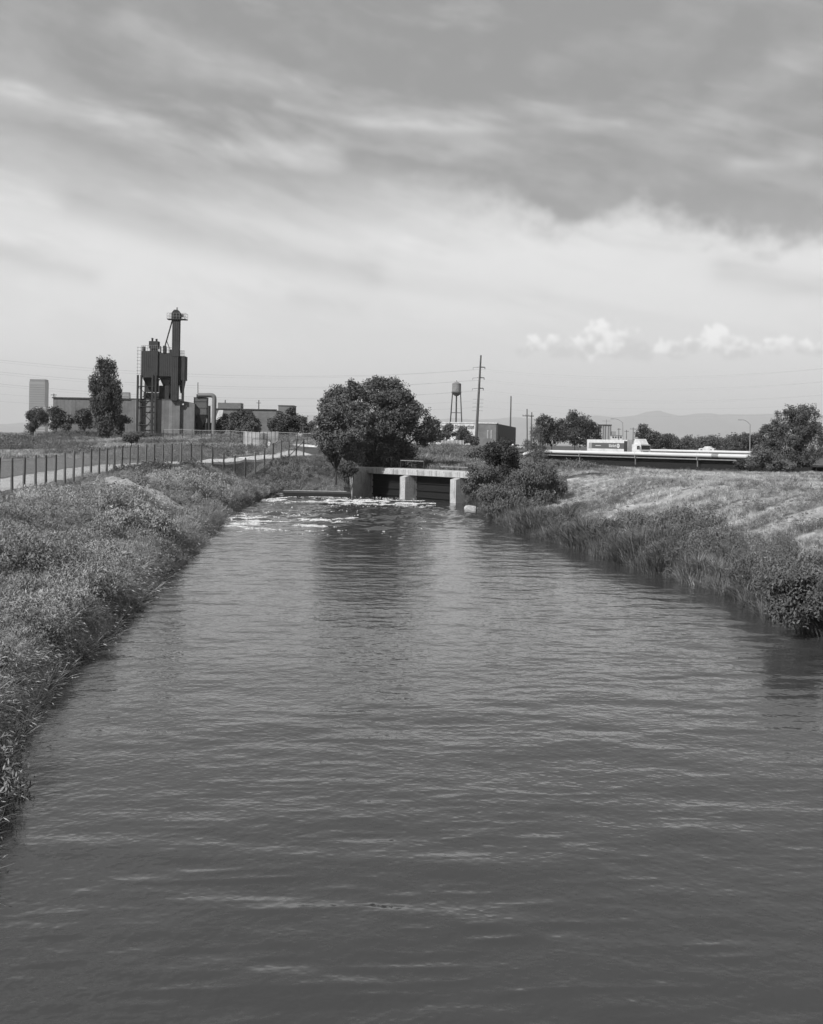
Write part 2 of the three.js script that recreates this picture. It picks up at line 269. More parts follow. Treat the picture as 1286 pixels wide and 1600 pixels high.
// ------------------------------------------------------------------ canal water
const rough = (x, d) => sstep(78, 96, d) * (1 - sstep(-3, 5, x + (d - 125) * 0.2));   // tumbling water below the left bay
function water(x, d) {
  const r = rough(x, d), fade = 1 - 0.55 * sstep(10, 60, 200 - d) * 0;
  const gust = 0.65 + 0.7 * noise2(x * 0.12, d * 0.08, 6), n3 = noise2(x * 1.15 + d * 0.25, d * 2.7 - x * 0.3, 3);
  let h = 0.020 * noise2(x * 0.30 + d * 0.03, d * 0.62, 1) + gust * (0.026 * noise2(x * 0.65 - d * 0.1, d * 1.5 + x * 0.15, 2) + 0.0095 * (1 - 2 * Math.abs(n3)) + 0.003 * noise2(x * 2.6, d * 6, 4) + 0.012 * Math.max(0, noise2(x * 0.9 + d * 0.6, d * 2.1 - x * 0.7, 8)) ** 2);
  const chop = sstep(25, 100, d); if (chop > 0) h += chop * (0.034 * noise2(x * 0.8 + 9, d * 1.15, 14) + 0.024 * noise2(x * 1.5 - d * 0.2, d * 1.9, 15));
  if (r > 0) { const a = noise2(x * 0.55, d * 0.8, 11), b = noise2(x * 1.3, d * 1.6, 12); h += r * (1 - sstep(125, 130, d)) * (0.12 * a + 0.09 * b + 0.16 * Math.max(0, a) ** 2 + 0.06 * noise2(x * 3, d * 3.4, 13)); }
  return h * fade;
}
{
  const ds = [-40, -10, 3]; let d = 8; while (d < 142) { ds.push(d); d *= 1.0034; } ds.push(144);
  const xs = []; for (let x = -19; x <= 18.5; x += 0.12) xs.push(x);
  const nx = xs.length, nd = ds.length, pos = new Float32Array(nx * nd * 3), uv = new Float32Array(nx * nd * 2), idx = [];
  for (let j = 0; j < nd; j++) for (let i = 0; i < nx; i++) { const k = j * nx + i; pos.set([xs[i], water(xs[i], ds[j]), -ds[j]], k * 3); uv.set([xs[i] / 9, ds[j] / 9], k * 2); }
  for (let j = 0; j < nd - 1; j++) for (let i = 0; i < nx - 1; i++) { const a = j * nx + i; idx.push(a, a + 1, a + nx + 1, a, a + nx + 1, a + nx); }
  const g = new THREE.BufferGeometry(); g.setAttribute('position', new THREE.BufferAttribute(pos, 3)); g.setAttribute('uv', new THREE.BufferAttribute(uv, 2)); g.setIndex(idx); g.computeVertexNormals();
  const ripple = tex(2048, (u, v) => 0.5 + 0.55 * (0.5 * oct(u + 0.03 * oct(u, v, 8, 2), v, 22, 1) + 0.3 * oct(u, v * 1.0, 44, 2) + 0.25 * oct(v, u, 90, 2)), false);
  const m = new THREE.Mesh(g, new THREE.MeshPhysicalMaterial({ color: grey(0.042), roughness: 0.07, ior: 1.333, bumpMap: ripple, bumpScale: 0.02, side: THREE.DoubleSide }));
  m.name = 'canal_water'; m.receiveShadow = true; tag(m, 'rippled murky canal water flowing towards the viewer', 'water', null, 'structure'); scene.add(m);
}
{ // white water: clots of foam along the crests
  const r = rngOf(91), blob = new THREE.IcosahedronGeometry(1, 1), p = blob.attributes.position; for (let i = 0; i < p.count; i++) { const k = 1 + 0.35 * noise3(p.getX(i) * 2.2, p.getY(i) * 2.2, p.getZ(i) * 2.2); p.setXYZ(i, p.getX(i) * k, p.getY(i) * k, p.getZ(i) * k); } blob.computeVertexNormals();
  const N = 60000, inst = new THREE.InstancedMesh(blob, mat(0.55, 0.8), N), mx = new THREE.Matrix4(), q = new THREE.Quaternion(), e = new THREE.Euler(); let n = 0, tries = 0;
  while (n < N && tries++ < 2600000) {
    const x = -15.5 + r() * 18, d = 78 + r() * 56; if (toChannel(x, d) > -0.25) continue;
    const a1 = 122 - (x + 6) * 0.25, band1 = Math.exp(-(((d - a1) / 4.4) ** 2)) * (1 - sstep(-3, 3.5, x)), band2 = Math.exp(-(((d - 93 - x * 0.3) / 5.5) ** 2)) * (1 - sstep(-6.5, -3.5, x)) * sstep(-15.5, -13.2, x) * 0.8;
    const st = noise2(x * 0.42 + 3, d * 0.75, 21) + 0.6 * noise2(x * 1.1, d * 1.5, 22) + 0.35 * noise2(x * 2.6, d * 3.0, 23);
    if (r() > Math.max(band1 * 1.1, band2) * sstep(0.12, 0.95, st + 0.22 * band1) ** 1.4 && r() > 0.00005) continue;
    const s = 0.016 + 0.04 * r() * r(); e.set(r() * 3, r() * 6, r() * 3); q.setFromEuler(e);
    mx.compose(V(x, water(x, d) + s * 0.05, -d), new THREE.Quaternion().setFromEuler(new THREE.Euler(0, r() * 0.6 - 0.3, 0)), V(s * (1 + 1.2 * r()), s * (0.6 + 0.5 * r()), s * (0.8 + 0.6 * r()))); inst.setColorAt(n, grey(0.55 + 0.8 * r())); inst.setMatrixAt(n++, mx);
  }
  inst.count = n; inst.name = 'white_water'; inst.castShadow = inst.receiveShadow = true; tag(inst, 'white foam tumbling on the water below the concrete gate structure', 'foam', null, 'stuff'); scene.add(inst);
}
// ------------------------------------------------------------------ mountains
{
  const prof = [[-2600, 690], [-300, 668], [60, 662], [300, 655], [470, 648], [520, 651], [680, 655], [705, 653], [745, 657], [800, 652], [850, 656], [930, 650], [968, 653], [990, 649], [1010, 642.5], [1022, 643], [1040, 646.5], [1058, 650], [1085, 645], [1112, 648], [1150, 648], [1190, 647], [1260, 650], [1500, 640], [2200, 655], [4000, 690]];
  const pos = [], uv = [], idx = [], nx = 420, nz = 22;
  for (let j = 0; j < nz; j++) for (let i = 0; i < nx; i++) {
    const px = -2600 + 6600 * i / (nx - 1), t = j / (nz - 1), d = 19500 + 9500 * t, w = P(px, knots(prof, px) + 1.6 * noise2(px * 0.05, 0, 2) + 0.8 * noise2(px * 0.17, 0, 3), 26000), x = w.x;
    const peak = w.y - 5, rise = t < 0.685 ? Math.pow(sstep(0, 0.685, t), 0.8) : 1 - sstep(0.685, 1.0, t);
    const front = 0.5 + 0.35 * noise2(px * 0.012, 0, 9), fh = Math.exp(-(((t - 0.25) / 0.1) ** 2)) * peak * 0.32 * (front + 0.3 * noise2(px * 0.04, 1, 5));
    const h = 5 + Math.max(peak * rise * (t > 0.6 && t < 0.75 ? 1 : 0.86 + 0.3 * noise2(px * 0.03, t * 9, 4)), fh);
    pos.push(x, h, -d); uv.push(x, d + h);
  }
  for (let j = 0; j < nz - 1; j++) for (let i = 0; i < nx - 1; i++) { const a = j * nx + i; idx.push(a, a + 1, a + nx + 1, a, a + nx + 1, a + nx); }
  const g = new THREE.BufferGeometry(); g.setAttribute('position', new THREE.Float32BufferAttribute(pos, 3)); g.setAttribute('uv', new THREE.Float32BufferAttribute(uv, 2)); g.setIndex(idx); g.computeVertexNormals();
  const m = new THREE.Mesh(g, M.hill); m.name = 'mountains'; tag(m, 'hazy mountain range along the horizon', 'mountains', null, 'structure'); scene.add(m);
}

// ------------------------------------------------------------------ the concrete gate structure across the canal
const DAM = { o: [-5.8, 137], turn: -Math.atan2(0.79, 0.61) };
{
  const t = thing('canal_gate_structure', 'low concrete canal gate structure with two dark openings and a flat deck', 'canal gate', [DAM.o[0], 0, -DAM.o[1]], DAM.turn);
  mesh('deck', bevelBox(20.6, 0.66, 3.2, 9.4, 2.85, -1.6, 0.05), M.concrete, t);
  for (const x of [3.2, 6.4, 10.6, 13.8]) mesh('form_joint', box(0.04, 0.6, 0.02, x, 2.85, 0.008), M.wetConcrete, t);
  for (const x of [8.75, 17.2]) { mesh('pier', [prism([[-5.2, -1.3], [0.55, -1.3], [0.55, 2.36], [0.0, 2.49], [-5.2, 2.49]], 0.92).rotateY(-Math.PI / 2).translate(x + 0.46, 0, 0)], M.concrete, t); }
  mesh('abutment', [box(1.6, 3.9, 5.2, 0.35, 0.53, -2.7)], M.concrete, t);
  mesh('abutment', [box(1.2, 3.9, 5.2, 20.2, 0.53, -2.7)], M.concrete, t);
  for (const [a, b] of [[1.2, 8.27], [9.23, 16.72], [17.68, 19.58]]) { const w = b - a, g = mesh('gate', box(w, 3.7, 0.12, (a + b) / 2, 0.62, -1.1), M.shadeGate, t); for (let k = 1; k < 4; k++) mesh('gate_rib', box(w - 0.04, 0.14, 0.16, (a + b) / 2, -0.5 + k * 0.75, -0.99), M.shadeGate, g); }
  const wl = thing('wing_wall', 'sloping concrete wing wall at the left end of the gate structure', 'wall');
  const a = V(-4.75, 0, -136.1), b = V(-6.4, 0, -133.2), nrm = V(-(b.z - a.z), 0, b.x - a.x).normalize().multiplyScalar(0.35), tp = [2.9, 2.62];
  const v = [a, b].flatMap((p, i) => { const q = p.clone().add(nrm); return [[p.x, -1.2, p.z], [p.x, tp[i], p.z], [q.x, tp[i], q.z], [q.x, -1.2, q.z]]; }).flat(), g = new THREE.BufferGeometry();
  g.setAttribute('position', new THREE.Float32BufferAttribute(v, 3)); g.setIndex([0, 1, 5, 0, 5, 4, 1, 2, 6, 1, 6, 5, 2, 3, 7, 2, 7, 6, 4, 5, 6, 4, 6, 7, 0, 3, 2, 0, 2, 1]); mesh('face_wall', g, M.concrete, wl);
  const lw = thing('low_wall', 'low dark wet concrete wall with rounded end along the foaming water', 'wall', [-10.5, 0, -131.2]);
  const s = new THREE.Shape(); s.moveTo(-3.6, -1.2); s.lineTo(-3.6, 0.3); s.quadraticCurveTo(-3.55, 0.6, -3.2, 0.62); s.lineTo(3.7, 0.6); s.quadraticCurveTo(4.05, 0.58, 4.1, 0.35); s.lineTo(4.1, -1.2);
  mesh('wall_body', new THREE.ExtrudeGeometry(s, { depth: 0.5, bevelEnabled: true, bevelSize: 0.03, bevelThickness: 0.03, bevelSegments: 2 }), mat(0.1, 0.85, { map: rep(T_stain, 0.5) }), lw);
  mesh('algae_band', [box(7.5, 1.3, 0.05, 0.25, -0.22, 0.56)], mat(0.012, 0.7, { map: rep(T_stain, 0.9) }), lw);
  mesh('cap', [box(6.8, 0.05, 0.56, 0.2, 0.645, 0.24)], M.concrete, lw);
  const rail = (x0, x1, y0, h, n, label) => { const r = thing('pipe_railing', label, 'railing', [DAM.o[0], y0, -DAM.o[1]], DAM.turn, 'pipe railings on the gate deck'); mesh('rail', bar(V(x0, h, -2.6), V(x1, h, -2.6), 0.05), M.pale, r); for (let k = 0; k <= n; k++) { const x = lerp(x0, x1, k / n); mesh('post', bar(V(x, 0, -2.6), V(x, h + 0.08, -2.6), k === n ? 0.09 : 0.05), M.steel, r); } };
  rail(4.2, 8.4, 3.18, 0.85, 2, 'tall pipe railing on the deck in front of the big tree'); rail(11.2, 15.9, 3.18, 0.36, 2, 'low pipe railing on the right half of the deck');
  const h = thing('gate_hoist', 'small dark gate hoist standing on the left of the deck', 'hoist', [DAM.o[0], 3.18, -DAM.o[1]], DAM.turn);
  for (const x of [2.1, 3.4]) mesh('leg', box(0.14, 1.1, 0.14, x, 0.55, -1.9), M.steel, h); mesh('beam', box(1.7, 0.18, 0.22, 2.75, 1.15, -1.9), M.steel, h); mesh('gearbox', bevelBox(0.5, 0.4, 0.36, 2.75, 0.85, -1.7, 0.04), M.steel, h); mesh('stem', cyl(0.04, 0.04, 1.4, 2.75, 0.75, -1.9, 8), M.steel, h);
}

// ------------------------------------------------------------------ foliage
function leaves(lobes, sprays, per, size, seed, o = {}) {
  const r = rngOf(seed), n = sprays * per, pos = new Float32Array(n * 12), col = new Float32Array(n * 12), idx = new Uint32Array(n * 6), up = o.up ?? 0.25;
  const wsum = []; let tot = 0; for (const l of lobes) { tot += Math.pow(l[3] * l[4] * l[5], 0.67) * (l[6] ?? 1); wsum.push(tot); }
  const dir = V(0, 0, 0), c = V(0, 0, 0), nn = V(0, 0, 0), t = V(0, 0, 0), b = V(0, 0, 0); let k = 0;
  for (let i = 0; i < sprays; i++) {
    let l, f;
    for (let tries = 0; tries < 12; tries++) {
      const w = r() * tot; l = lobes[wsum.findIndex(v => v >= w)];
      dir.set(r() * 2 - 1, r() * 2 - 1, r() * 2 - 1); if (dir.lengthSq() > 1 || dir.lengthSq() < 0.01) continue; dir.normalize();
      f = (0.45 + 0.55 * Math.sqrt(r())) * (0.9 + 0.36 * noise3(dir.x * 2.9 + seed, dir.y * 2.9, dir.z * 2.9));
      c.set(l[0] + dir.x * l[3] * f, l[1] + dir.y * l[4] * f, l[2] + dir.z * l[5] * f);
      const gq = 1 / (o.gap ?? 0.9), qx = (c.x * 0.74 + c.z * 0.55 + c.y * 0.38) * gq, qy = (c.y * 0.86 - c.x * 0.46 + c.z * 0.2) * gq, qz = (c.z * 0.8 - c.x * 0.5 - c.y * 0.33) * gq; if (noise3(qx + seed, qy, qz) + 0.6 * noise3(qx * 2.3, qy * 2.3 + seed, qz * 2.3) > (o.keep ?? -0.25)) break;
    }
    const rad = size * (o.spray ?? 2.2), shade = 0.72 + 0.6 * r();
    for (let j = 0; j < per; j++) {
      const px = c.x + (r() * 2 - 1) * rad, py = c.y + (r() * 2 - 1) * rad * 0.8, pz = c.z + (r() * 2 - 1) * rad, s = size * (0.6 + 0.8 * r());
      nn.set(dir.x * 0.5 + (r() * 2 - 1) * 0.9, dir.y * 0.5 + up + (r() * 2 - 1) * 0.8, dir.z * 0.5 + (r() * 2 - 1) * 0.9).normalize();
      t.set(r() * 2 - 1, (r() * 2 - 1) * (o.upright ? 3 : 1) - (o.droop ?? 0), r() * 2 - 1).cross(nn).normalize(); b.crossVectors(nn, t); if (o.upright || o.droop) { const q = t.clone(); t.copy(b); b.copy(q); }
      const a = s, w2 = s * (o.slim ?? 0.5), v = shade * (0.82 + 0.36 * r()), p = k * 12;
      pos[p] = px + t.x * a; pos[p + 1] = py + t.y * a; pos[p + 2] = pz + t.z * a; pos[p + 3] = px + b.x * w2 + nn.x * w2 * 0.2; pos[p + 4] = py + b.y * w2 + nn.y * w2 * 0.2; pos[p + 5] = pz + b.z * w2 + nn.z * w2 * 0.2;
      pos[p + 6] = px - t.x * a; pos[p + 7] = py - t.y * a; pos[p + 8] = pz - t.z * a; pos[p + 9] = px - b.x * w2 + nn.x * w2 * 0.2; pos[p + 10] = py - b.y * w2 + nn.y * w2 * 0.2; pos[p + 11] = pz - b.z * w2 + nn.z * w2 * 0.2;
      for (let q = 0; q < 12; q++) col[p + q] = v; const q0 = k * 4; idx.set([q0, q0 + 1, q0 + 2, q0, q0 + 2, q0 + 3], k * 6); k++;
    }
  }
  const g = new THREE.BufferGeometry(); g.setAttribute('position', new THREE.BufferAttribute(pos, 3)); g.setAttribute('color', new THREE.BufferAttribute(col, 3)); g.setIndex(new THREE.BufferAttribute(idx, 1)); return g;
}
const LM = new Map(); const leafM = v => { if (!LM.has(v)) LM.set(v, leafMat(v)); return LM.get(v); };
// a tree or shrub: stems to each lobe, then the leaves; lobes are given in the plant's own metres above its foot
function plant(name, label, category, group, foot, lobes, o) {
  const t = thing(name, label, category, [foot.x, foot.y, foot.z], 0, group), r = rngOf(o.seed + 5), wood = [];
  if (o.trunk) { const top = V(o.lean ?? 0, o.trunkH, 0); wood.push(bar(V(0, -0.4, 0), V(top.x * 0.5, o.trunkH * 0.5, 0.05), o.trunk, 9, o.trunk * 0.8), bar(V(top.x * 0.5, o.trunkH * 0.5 - 0.02, 0.05), top, o.trunk * 0.8, 9, o.trunk * 0.6));
    for (const l of lobes.slice(0, 14)) { const m = V(lerp(top.x, l[0], 0.5) + (r() - 0.5) * 0.4, lerp(top.y, l[1], 0.45), l[2] * 0.5); wood.push(bar(top.clone().add(V(0, -0.1, 0)), m, o.trunk * 0.5, 6, o.trunk * 0.3), bar(m, V(l[0], l[1] + l[4] * 0.4, l[2]), o.trunk * 0.3, 5, 0.03)); }
  } else for (const l of lobes.slice(0, 8)) wood.push(bar(V((r() - 0.5) * 0.4, -0.2, (r() - 0.5) * 0.4), V(l[0], l[1], l[2]), 0.05, 5, 0.02));
  mesh(o.trunk ? 'trunk' : 'stems', wood, M.bark, t);
  const c = new THREE.Mesh(leaves(lobes, Math.round(o.sprays * 2.1), o.per ?? 8, o.size * (foot.z < -200 ? 0.95 : 0.68), o.seed, { spray: 2.8, ...o }), leafM(Math.round(o.tone * 780) / 1000)); c.name = o.trunk ? 'crown' : 'foliage'; c.castShadow = c.receiveShadow = true; t.add(c);
  return t;
}
const foot = (px, py, d) => { const p = P(px, py, d); return V(p.x, ground(p.x, d) - 0.05, p.z); };
// lobes from photograph outlines: [px, py, half width px, half height px, depth offset m] at distance d about a foot
function lobesAt(f, d, list, plume) {
  const out = list.map(([px, py, w, h, z = 0, wt = 1]) => { const p = P(px, py, d), k = d / F; return [p.x - f.x, p.y - f.y, z, w * k, h * k, Math.min(w, h * 1.6) * k * 0.95, wt]; }), r = rngOf(Math.round(f.x * 13 + d)), add = [];
  for (const l of out) for (let i = 0; i < (plume ? 7 : 6); i++) { const a = r() * 6.283, y = r() * 1.6 - 0.6, c = Math.sqrt(Math.max(0, 1 - y * y)), q = 0.26 + 0.2 * r(); add.push(plume ? [l[0] + Math.cos(a) * c * l[3] * 0.75, l[1] + y * l[4] * 0.8, l[2] + Math.sin(a) * c * l[5] * 0.75, l[3] * 0.26, l[4] * 0.62, l[5] * 0.26, 1.2] : [l[0] + Math.cos(a) * c * l[3] * 0.88, l[1] + y * l[4] * 0.88, l[2] + Math.sin(a) * c * l[5] * 0.88, l[3] * q, l[4] * q, l[5] * q, 1.5]); }
  return (plume ? out.map(l => [l[0], l[1], l[2], l[3] * 0.86, l[4] * 0.95, l[5] * 0.86, 1.3]) : out.map(l => [l[0], l[1], l[2], l[3] * 0.93, l[4] * 0.93, l[5] * 0.93, 1])).concat(add);
}
// the two trees over the gate structure
{
  const d1 = 133, f1 = foot(525, 748, d1); plant('canal_tree', 'slim-trunked tree on the grassy slope left of the gate structure', 'tree', 'trees over the gate structure', f1,
    lobesAt(f1, d1, [[520, 678, 26, 26], [508, 690, 18, 20, 1], [540, 690, 24, 22, 1.2], [548, 668, 30, 30, -0.5], [530, 640, 26, 26, -1], [515, 658, 20, 22, 0.5], [524, 712, 22, 11, 0.4], [556, 712, 14, 11, 0]]), { seed: 11, trunk: 0.16, trunkH: 2.2, sprays: 1900, per: 9, size: 0.17, tone: 0.13, keep: -0.1, gap: 0.9 });
  const d2 = 142, f2 = foot(618, 738, d2); plant('canal_tree', 'largest broad dark tree standing behind the gate deck', 'tree', 'trees over the gate structure', f2,
    lobesAt(f2, d2, [[540, 622, 34, 24], [575, 618, 42, 24, 1], [612, 622, 34, 26, 0.5], [632, 640, 26, 26, 1], [648, 662, 25, 28, 1], [661, 680, 15, 22, 0], [575, 655, 46, 34, 2], [615, 668, 40, 34, 2], [560, 690, 34, 26, 1.5], [632, 700, 26, 22, 1], [600, 708, 30, 18, 1.2], [524, 640, 22, 26, 0], [642, 718, 16, 14, 0.5], [600, 604, 16, 10], [545, 606, 14, 9]]), { seed: 12, trunk: 0.4, trunkH: 3.2, sprays: 3900, per: 9, size: 0.19, tone: 0.10, keep: -0.1, gap: 1.15 });
  const d3 = 140, f3 = foot(585, 735, d3); plant('shrub', 'dark shrub under the big tree behind the left of the deck', 'shrub', null, f3, lobesAt(f3, d3, [[575, 722, 18, 12], [612, 722, 20, 13], [640, 728, 12, 8]]), { seed: 13, sprays: 420, size: 0.15, tone: 0.07 });
  const d4 = 131, f4 = foot(545, 752, d4); plant('shrub', 'small dark shrub beside the wing wall under the slim tree', 'shrub', null, f4, lobesAt(f4, d4, [[545, 733, 11, 13], [537, 740, 7, 9]]), { seed: 14, sprays: 220, size: 0.14, tone: 0.075 });
}
// shrubs right of the gate structure
{
  const list = [
    ['dark round shrub tree right of the gate structure', 784, 760, 121, [[782, 705, 25, 20], [770, 716, 16, 16], [798, 722, 16, 20], [786, 735, 22, 20], [810, 738, 10, 14]], 0.055, 900, 0.15, { trunk: 0.1, trunkH: 1.6 }],
    ['leafy mid grey shrub overhanging the right gate opening', 752, 784, 117, [[744, 745, 17, 14], [760, 742, 20, 16], [738, 762, 13, 12], [756, 768, 18, 14], [775, 758, 16, 14]], 0.125, 900, 0.12, {}],
    ['tall willowy shrub leaning on the right bank', 832, 800, 100, [[835, 752, 30, 27, 0], [812, 762, 24, 25, 0.8], [852, 744, 20, 20, -0.4], [866, 768, 18, 22, -0.5], [840, 784, 34, 20, 0.8]], 0.14, 2000, 0.16, { upright: 1, slim: 0.22 }],
    ['feathery shrub at the water edge below the willowy shrub', 800, 822, 95, [[785, 783, 26, 20], [802, 795, 24, 20, 0.5], [768, 770, 15, 15], [820, 805, 22, 16, 0.6], [776, 800, 18, 14, 0.6]], 0.15, 1700, 0.16, { upright: 1, slim: 0.22 }],
    ['sparse pale shrub below the left end of the white pipe', 838, 735, 140, [[838, 690, 12, 22], [846, 706, 14, 14], [828, 700, 9, 14], [840, 720, 16, 10]], 0.15, 420, 0.13, { upright: 1, slim: 0.25 }],
    ['grey shrub between the gate deck and the distant warehouse', 735, 728, 160, [[735, 716, 13, 8], [750, 710, 9, 10], [722, 722, 9, 6]], 0.13, 260, 0.16, {}],
    ['low rounded shrub on the grass behind the gate deck', 690, 722, 175, [[690, 712, 9, 7], [706, 708, 6, 5]], 0.11, 160, 0.16, {}],
  ];
  list.forEach(([label, px, py, d, l, tone, n, size, o], i) => { const f = foot(px, py, d); plant('shrub', label, 'shrub', 'shrubs right of the gate structure', f, lobesAt(f, d, l), { seed: 30 + i, sprays: n, size, tone, ...o }); });
}
// poplar and the trees in front of the left buildings
{
  const d = 205, f = foot(170, 684, d);
  plant('poplar_tree', 'tall narrow dark poplar standing alone in the left field', 'tree', null, f, lobesAt(f, d, [[157, 572, 4.5, 15], [163, 578, 6, 18], [172, 574, 4.5, 14], [177, 584, 5, 16], [152, 588, 5, 14], [152, 598, 11, 16], [166, 604, 14, 24], [180, 608, 8, 18], [148, 606, 7, 14], [164, 630, 20, 26], [182, 626, 8, 16], [150, 634, 9, 18], [166, 656, 20, 20], [180, 650, 9, 14], [166, 670, 14, 13]], true), { seed: 50, trunk: 0.22, trunkH: 1.5, sprays: 1900, per: 8, size: 0.18, tone: 0.08, upright: 1, slim: 0.35 });
  const list = [
    ['weeping tree near the left edge before the tower blocks', 52, 690, 200, [[60, 648, 14, 14], [52, 660, 8, 14], [46, 672, 7, 15], [70, 654, 9, 12]], 0.085, 500],
    ['small dark tree just left of the long low warehouse', 88, 672, 215, [[88, 648, 11, 12], [84, 662, 8, 9], [95, 656, 7, 10]], 0.08, 330],
    ['sparse pale tree before the left end of the warehouse', 108, 672, 215, [[108, 655, 10, 8], [104, 664, 8, 7]], 0.13, 200],
    ['round tree before the warehouse left of the poplar', 132, 674, 212, [[131, 650, 13, 9], [125, 655, 8, 8], [138, 662, 9, 9], [131, 665, 9, 8]], 0.085, 380],
    ['thin broken tree right of the poplar foot', 190, 684, 210, [[188, 660, 5, 9], [196, 656, 7, 4], [186, 672, 5, 7]], 0.09, 130],
    ['small dark bush right of the poplar in the field', 206, 690, 160, [[206, 686, 11, 3.5]], 0.07, 110],
    ['low tree right of the dust collector duct', 350, 684, 232, [[350, 662, 10, 12], [344, 668, 6, 9]], 0.08, 260],
    ['bushy tree before the dark rear building', 375, 684, 230, [[374, 655, 12, 12], [385, 658, 11, 13], [396, 664, 9, 12], [366, 664, 9, 11]], 0.085, 560],
    ['shrubby pale tree standing over the board fence', 392, 690, 222, [[392, 668, 15, 10], [380, 672, 9, 8]], 0.11, 260],
    ['dense round dark tree right of the dark rear building', 448, 690, 228, [[440, 660, 16, 14], [456, 656, 18, 15], [468, 664, 13, 13], [428, 666, 11, 11], [448, 674, 24, 9]], 0.07, 900],
    ['small tree behind the wire fence beside the big canal tree', 484, 694, 215, [[484, 675, 11, 13], [492, 684, 10, 12]], 0.09, 300],
  ];
  list.forEach(([label, px, py, d, l, tone, n], i) => { const f = foot(px, py, d); plant('field_tree', label, 'tree', 'trees around the left buildings', f, lobesAt(f, d, l), { seed: 60 + i, trunk: 0.1, trunkH: 1.2, sprays: n, per: 8, size: 0.17, tone }); });
}
// trees around the warehouse, the bridge and the right edge
{
  const list = [
    ['tree hiding the left end of the white warehouse', 676, 695, 270, [[676, 672, 12, 14], [668, 680, 12, 12]], 0.085, 420, 0.2],
    ['ragged tree covering the middle of the painted sign', 697, 695, 300, [[700, 671, 7, 8], [694, 680, 9, 10], [686, 684, 9, 8]], 0.095, 330, 0.2],
    ['ragged tree below the word on the white warehouse', 722, 696, 300, [[724, 676, 8, 8], [716, 682, 8, 9], [732, 684, 5, 9], [726, 686, 9, 8]], 0.095, 380, 0.2],
    ['slim bush at the foot of the tall utility pole', 741, 698, 300, [[741, 690, 5, 7]], 0.09, 110, 0.2],
    ['broad dark tree just right of the twin utility poles', 862, 704, 300, [[855, 668, 18, 17], [848, 682, 13, 14], [866, 680, 16, 16]], 0.075, 700, 0.22],
    ['tallest dark tree behind the left of the trailer', 898, 704, 315, [[894, 660, 15, 17], [912, 662, 17, 16], [905, 680, 24, 20], [926, 676, 12, 16], [880, 676, 12, 18]], 0.07, 1100, 0.22],
    ['bushy tree standing right behind the truck cab', 1005, 706, 330, [[1003, 678, 11, 13], [1014, 684, 13, 13], [1000, 692, 12, 9]], 0.085, 560, 0.22],
    ['rounded tree right of the bushy tree behind the cab', 1032, 706, 340, [[1028, 686, 13, 11], [1040, 690, 11, 10], [1024, 696, 12, 8]], 0.085, 480, 0.22],
    ['low tree ending the row behind the far white pipe', 1052, 707, 350, [[1050, 697, 11, 7], [1066, 696, 10, 7]], 0.08, 330, 0.24],
    ['large leafy tree cut by the right edge of the view', 1235, 738, 165, [[1225, 660, 18, 18], [1245, 650, 18, 18], [1210, 678, 18, 18], [1240, 680, 26, 24], [1195, 686, 14, 16], [1225, 705, 28, 22], [1262, 665, 22, 30], [1268, 700, 22, 30], [1205, 708, 16, 16], [1250, 722, 20, 12], [1230, 643, 10, 9]], 0.105, 2600, 0.15],
    ['pale bushy shrub hiding the right end of the near pipe', 1190, 742, 158, [[1190, 712, 16, 14], [1205, 722, 18, 14], [1178, 722, 13, 10], [1225, 728, 20, 12]], 0.16, 800, 0.13],
    ['dark shrub on the crest below the right end of the pipe', 1168, 742, 162, [[1170, 728, 15, 9], [1158, 726, 9, 6]], 0.06, 300, 0.13],
    ['bushy tree behind the right street lamp', 1160, 710, 300, [[1162, 692, 14, 12], [1150, 698, 12, 9], [1176, 690, 12, 14]], 0.08, 560, 0.2],
  ];
  list.forEach(([label, px, py, d, l, tone, n, size], i) => { const f = foot(px, py, d); plant('roadside_tree', label, 'tree', 'trees beyond the canal and bridge', f, lobesAt(f, d, l), { seed: 90 + i, trunk: 0.14, trunkH: 1.4, sprays: n, per: 8, size, tone }); });
  // the far row along the horizon
  const r = rngOf(8), src = [0, 1, 2].map(k => { const w = 4 + k; return leaves([[0, 4.2, 0, w, 3.6, w], [w * 0.6, 3.6, 0.5, w * 0.6, 2.8, w * 0.6], [-w * 0.5, 5.2, 0, w * 0.5, 2.4, w * 0.5]], 300, 8, 0.36, 200 + k); });
  const nth = ['first', 'second', 'third', 'fourth', 'fifth', 'sixth', 'seventh', 'eighth', 'ninth', 'tenth', 'eleventh', 'twelfth', 'thirteenth', 'fourteenth', 'fifteenth'];
  for (let i = 0; i < 15; i++) { const d = 560 + r() * 260, px = 1046 + i * 9.6 + r() * 5, p = P(px, 700, d), t = thing('far_tree', `small dark tree, ${nth[i]} from the left in the far row below the mountains`, 'tree', [p.x, ground(p.x, d) - 0.3, p.z], r() * 6, 'far row of trees below the mountains'); const k = i % 3, s = 0.75 + r() * 0.45; t.scale.setScalar(s); mesh('trunk', bar(V(0, -0.3, 0), V(0, 4, 0), 0.22, 6, 0.12), M.bark, t); const c = new THREE.Mesh(src[k], leafM(0.075)); c.name = 'crown'; c.castShadow = true; t.add(c); }
}
// the leafy bush at the lower right, with its trailing shoot
{
  const d = 38.5, f = V(13.9, 0.35, -39.2);
  plant('waterside_bush', 'broad-leaved dark bush leaning over the water at the right edge', 'bush', null, f, lobesAt(f, d, [[1240, 922, 28, 22, 0], [1222, 945, 24, 22, 0.4], [1256, 948, 24, 26, 0.5], [1236, 965, 26, 14, 0.7], [1212, 928, 13, 12, 0.3], [1270, 925, 18, 26, 0]]), { seed: 140, sprays: 420, per: 7, size: 0.1, tone: 0.10, slim: 0.42, droop: 0.9, keep: -0.3, gap: 0.4, spray: 2.4 });
}

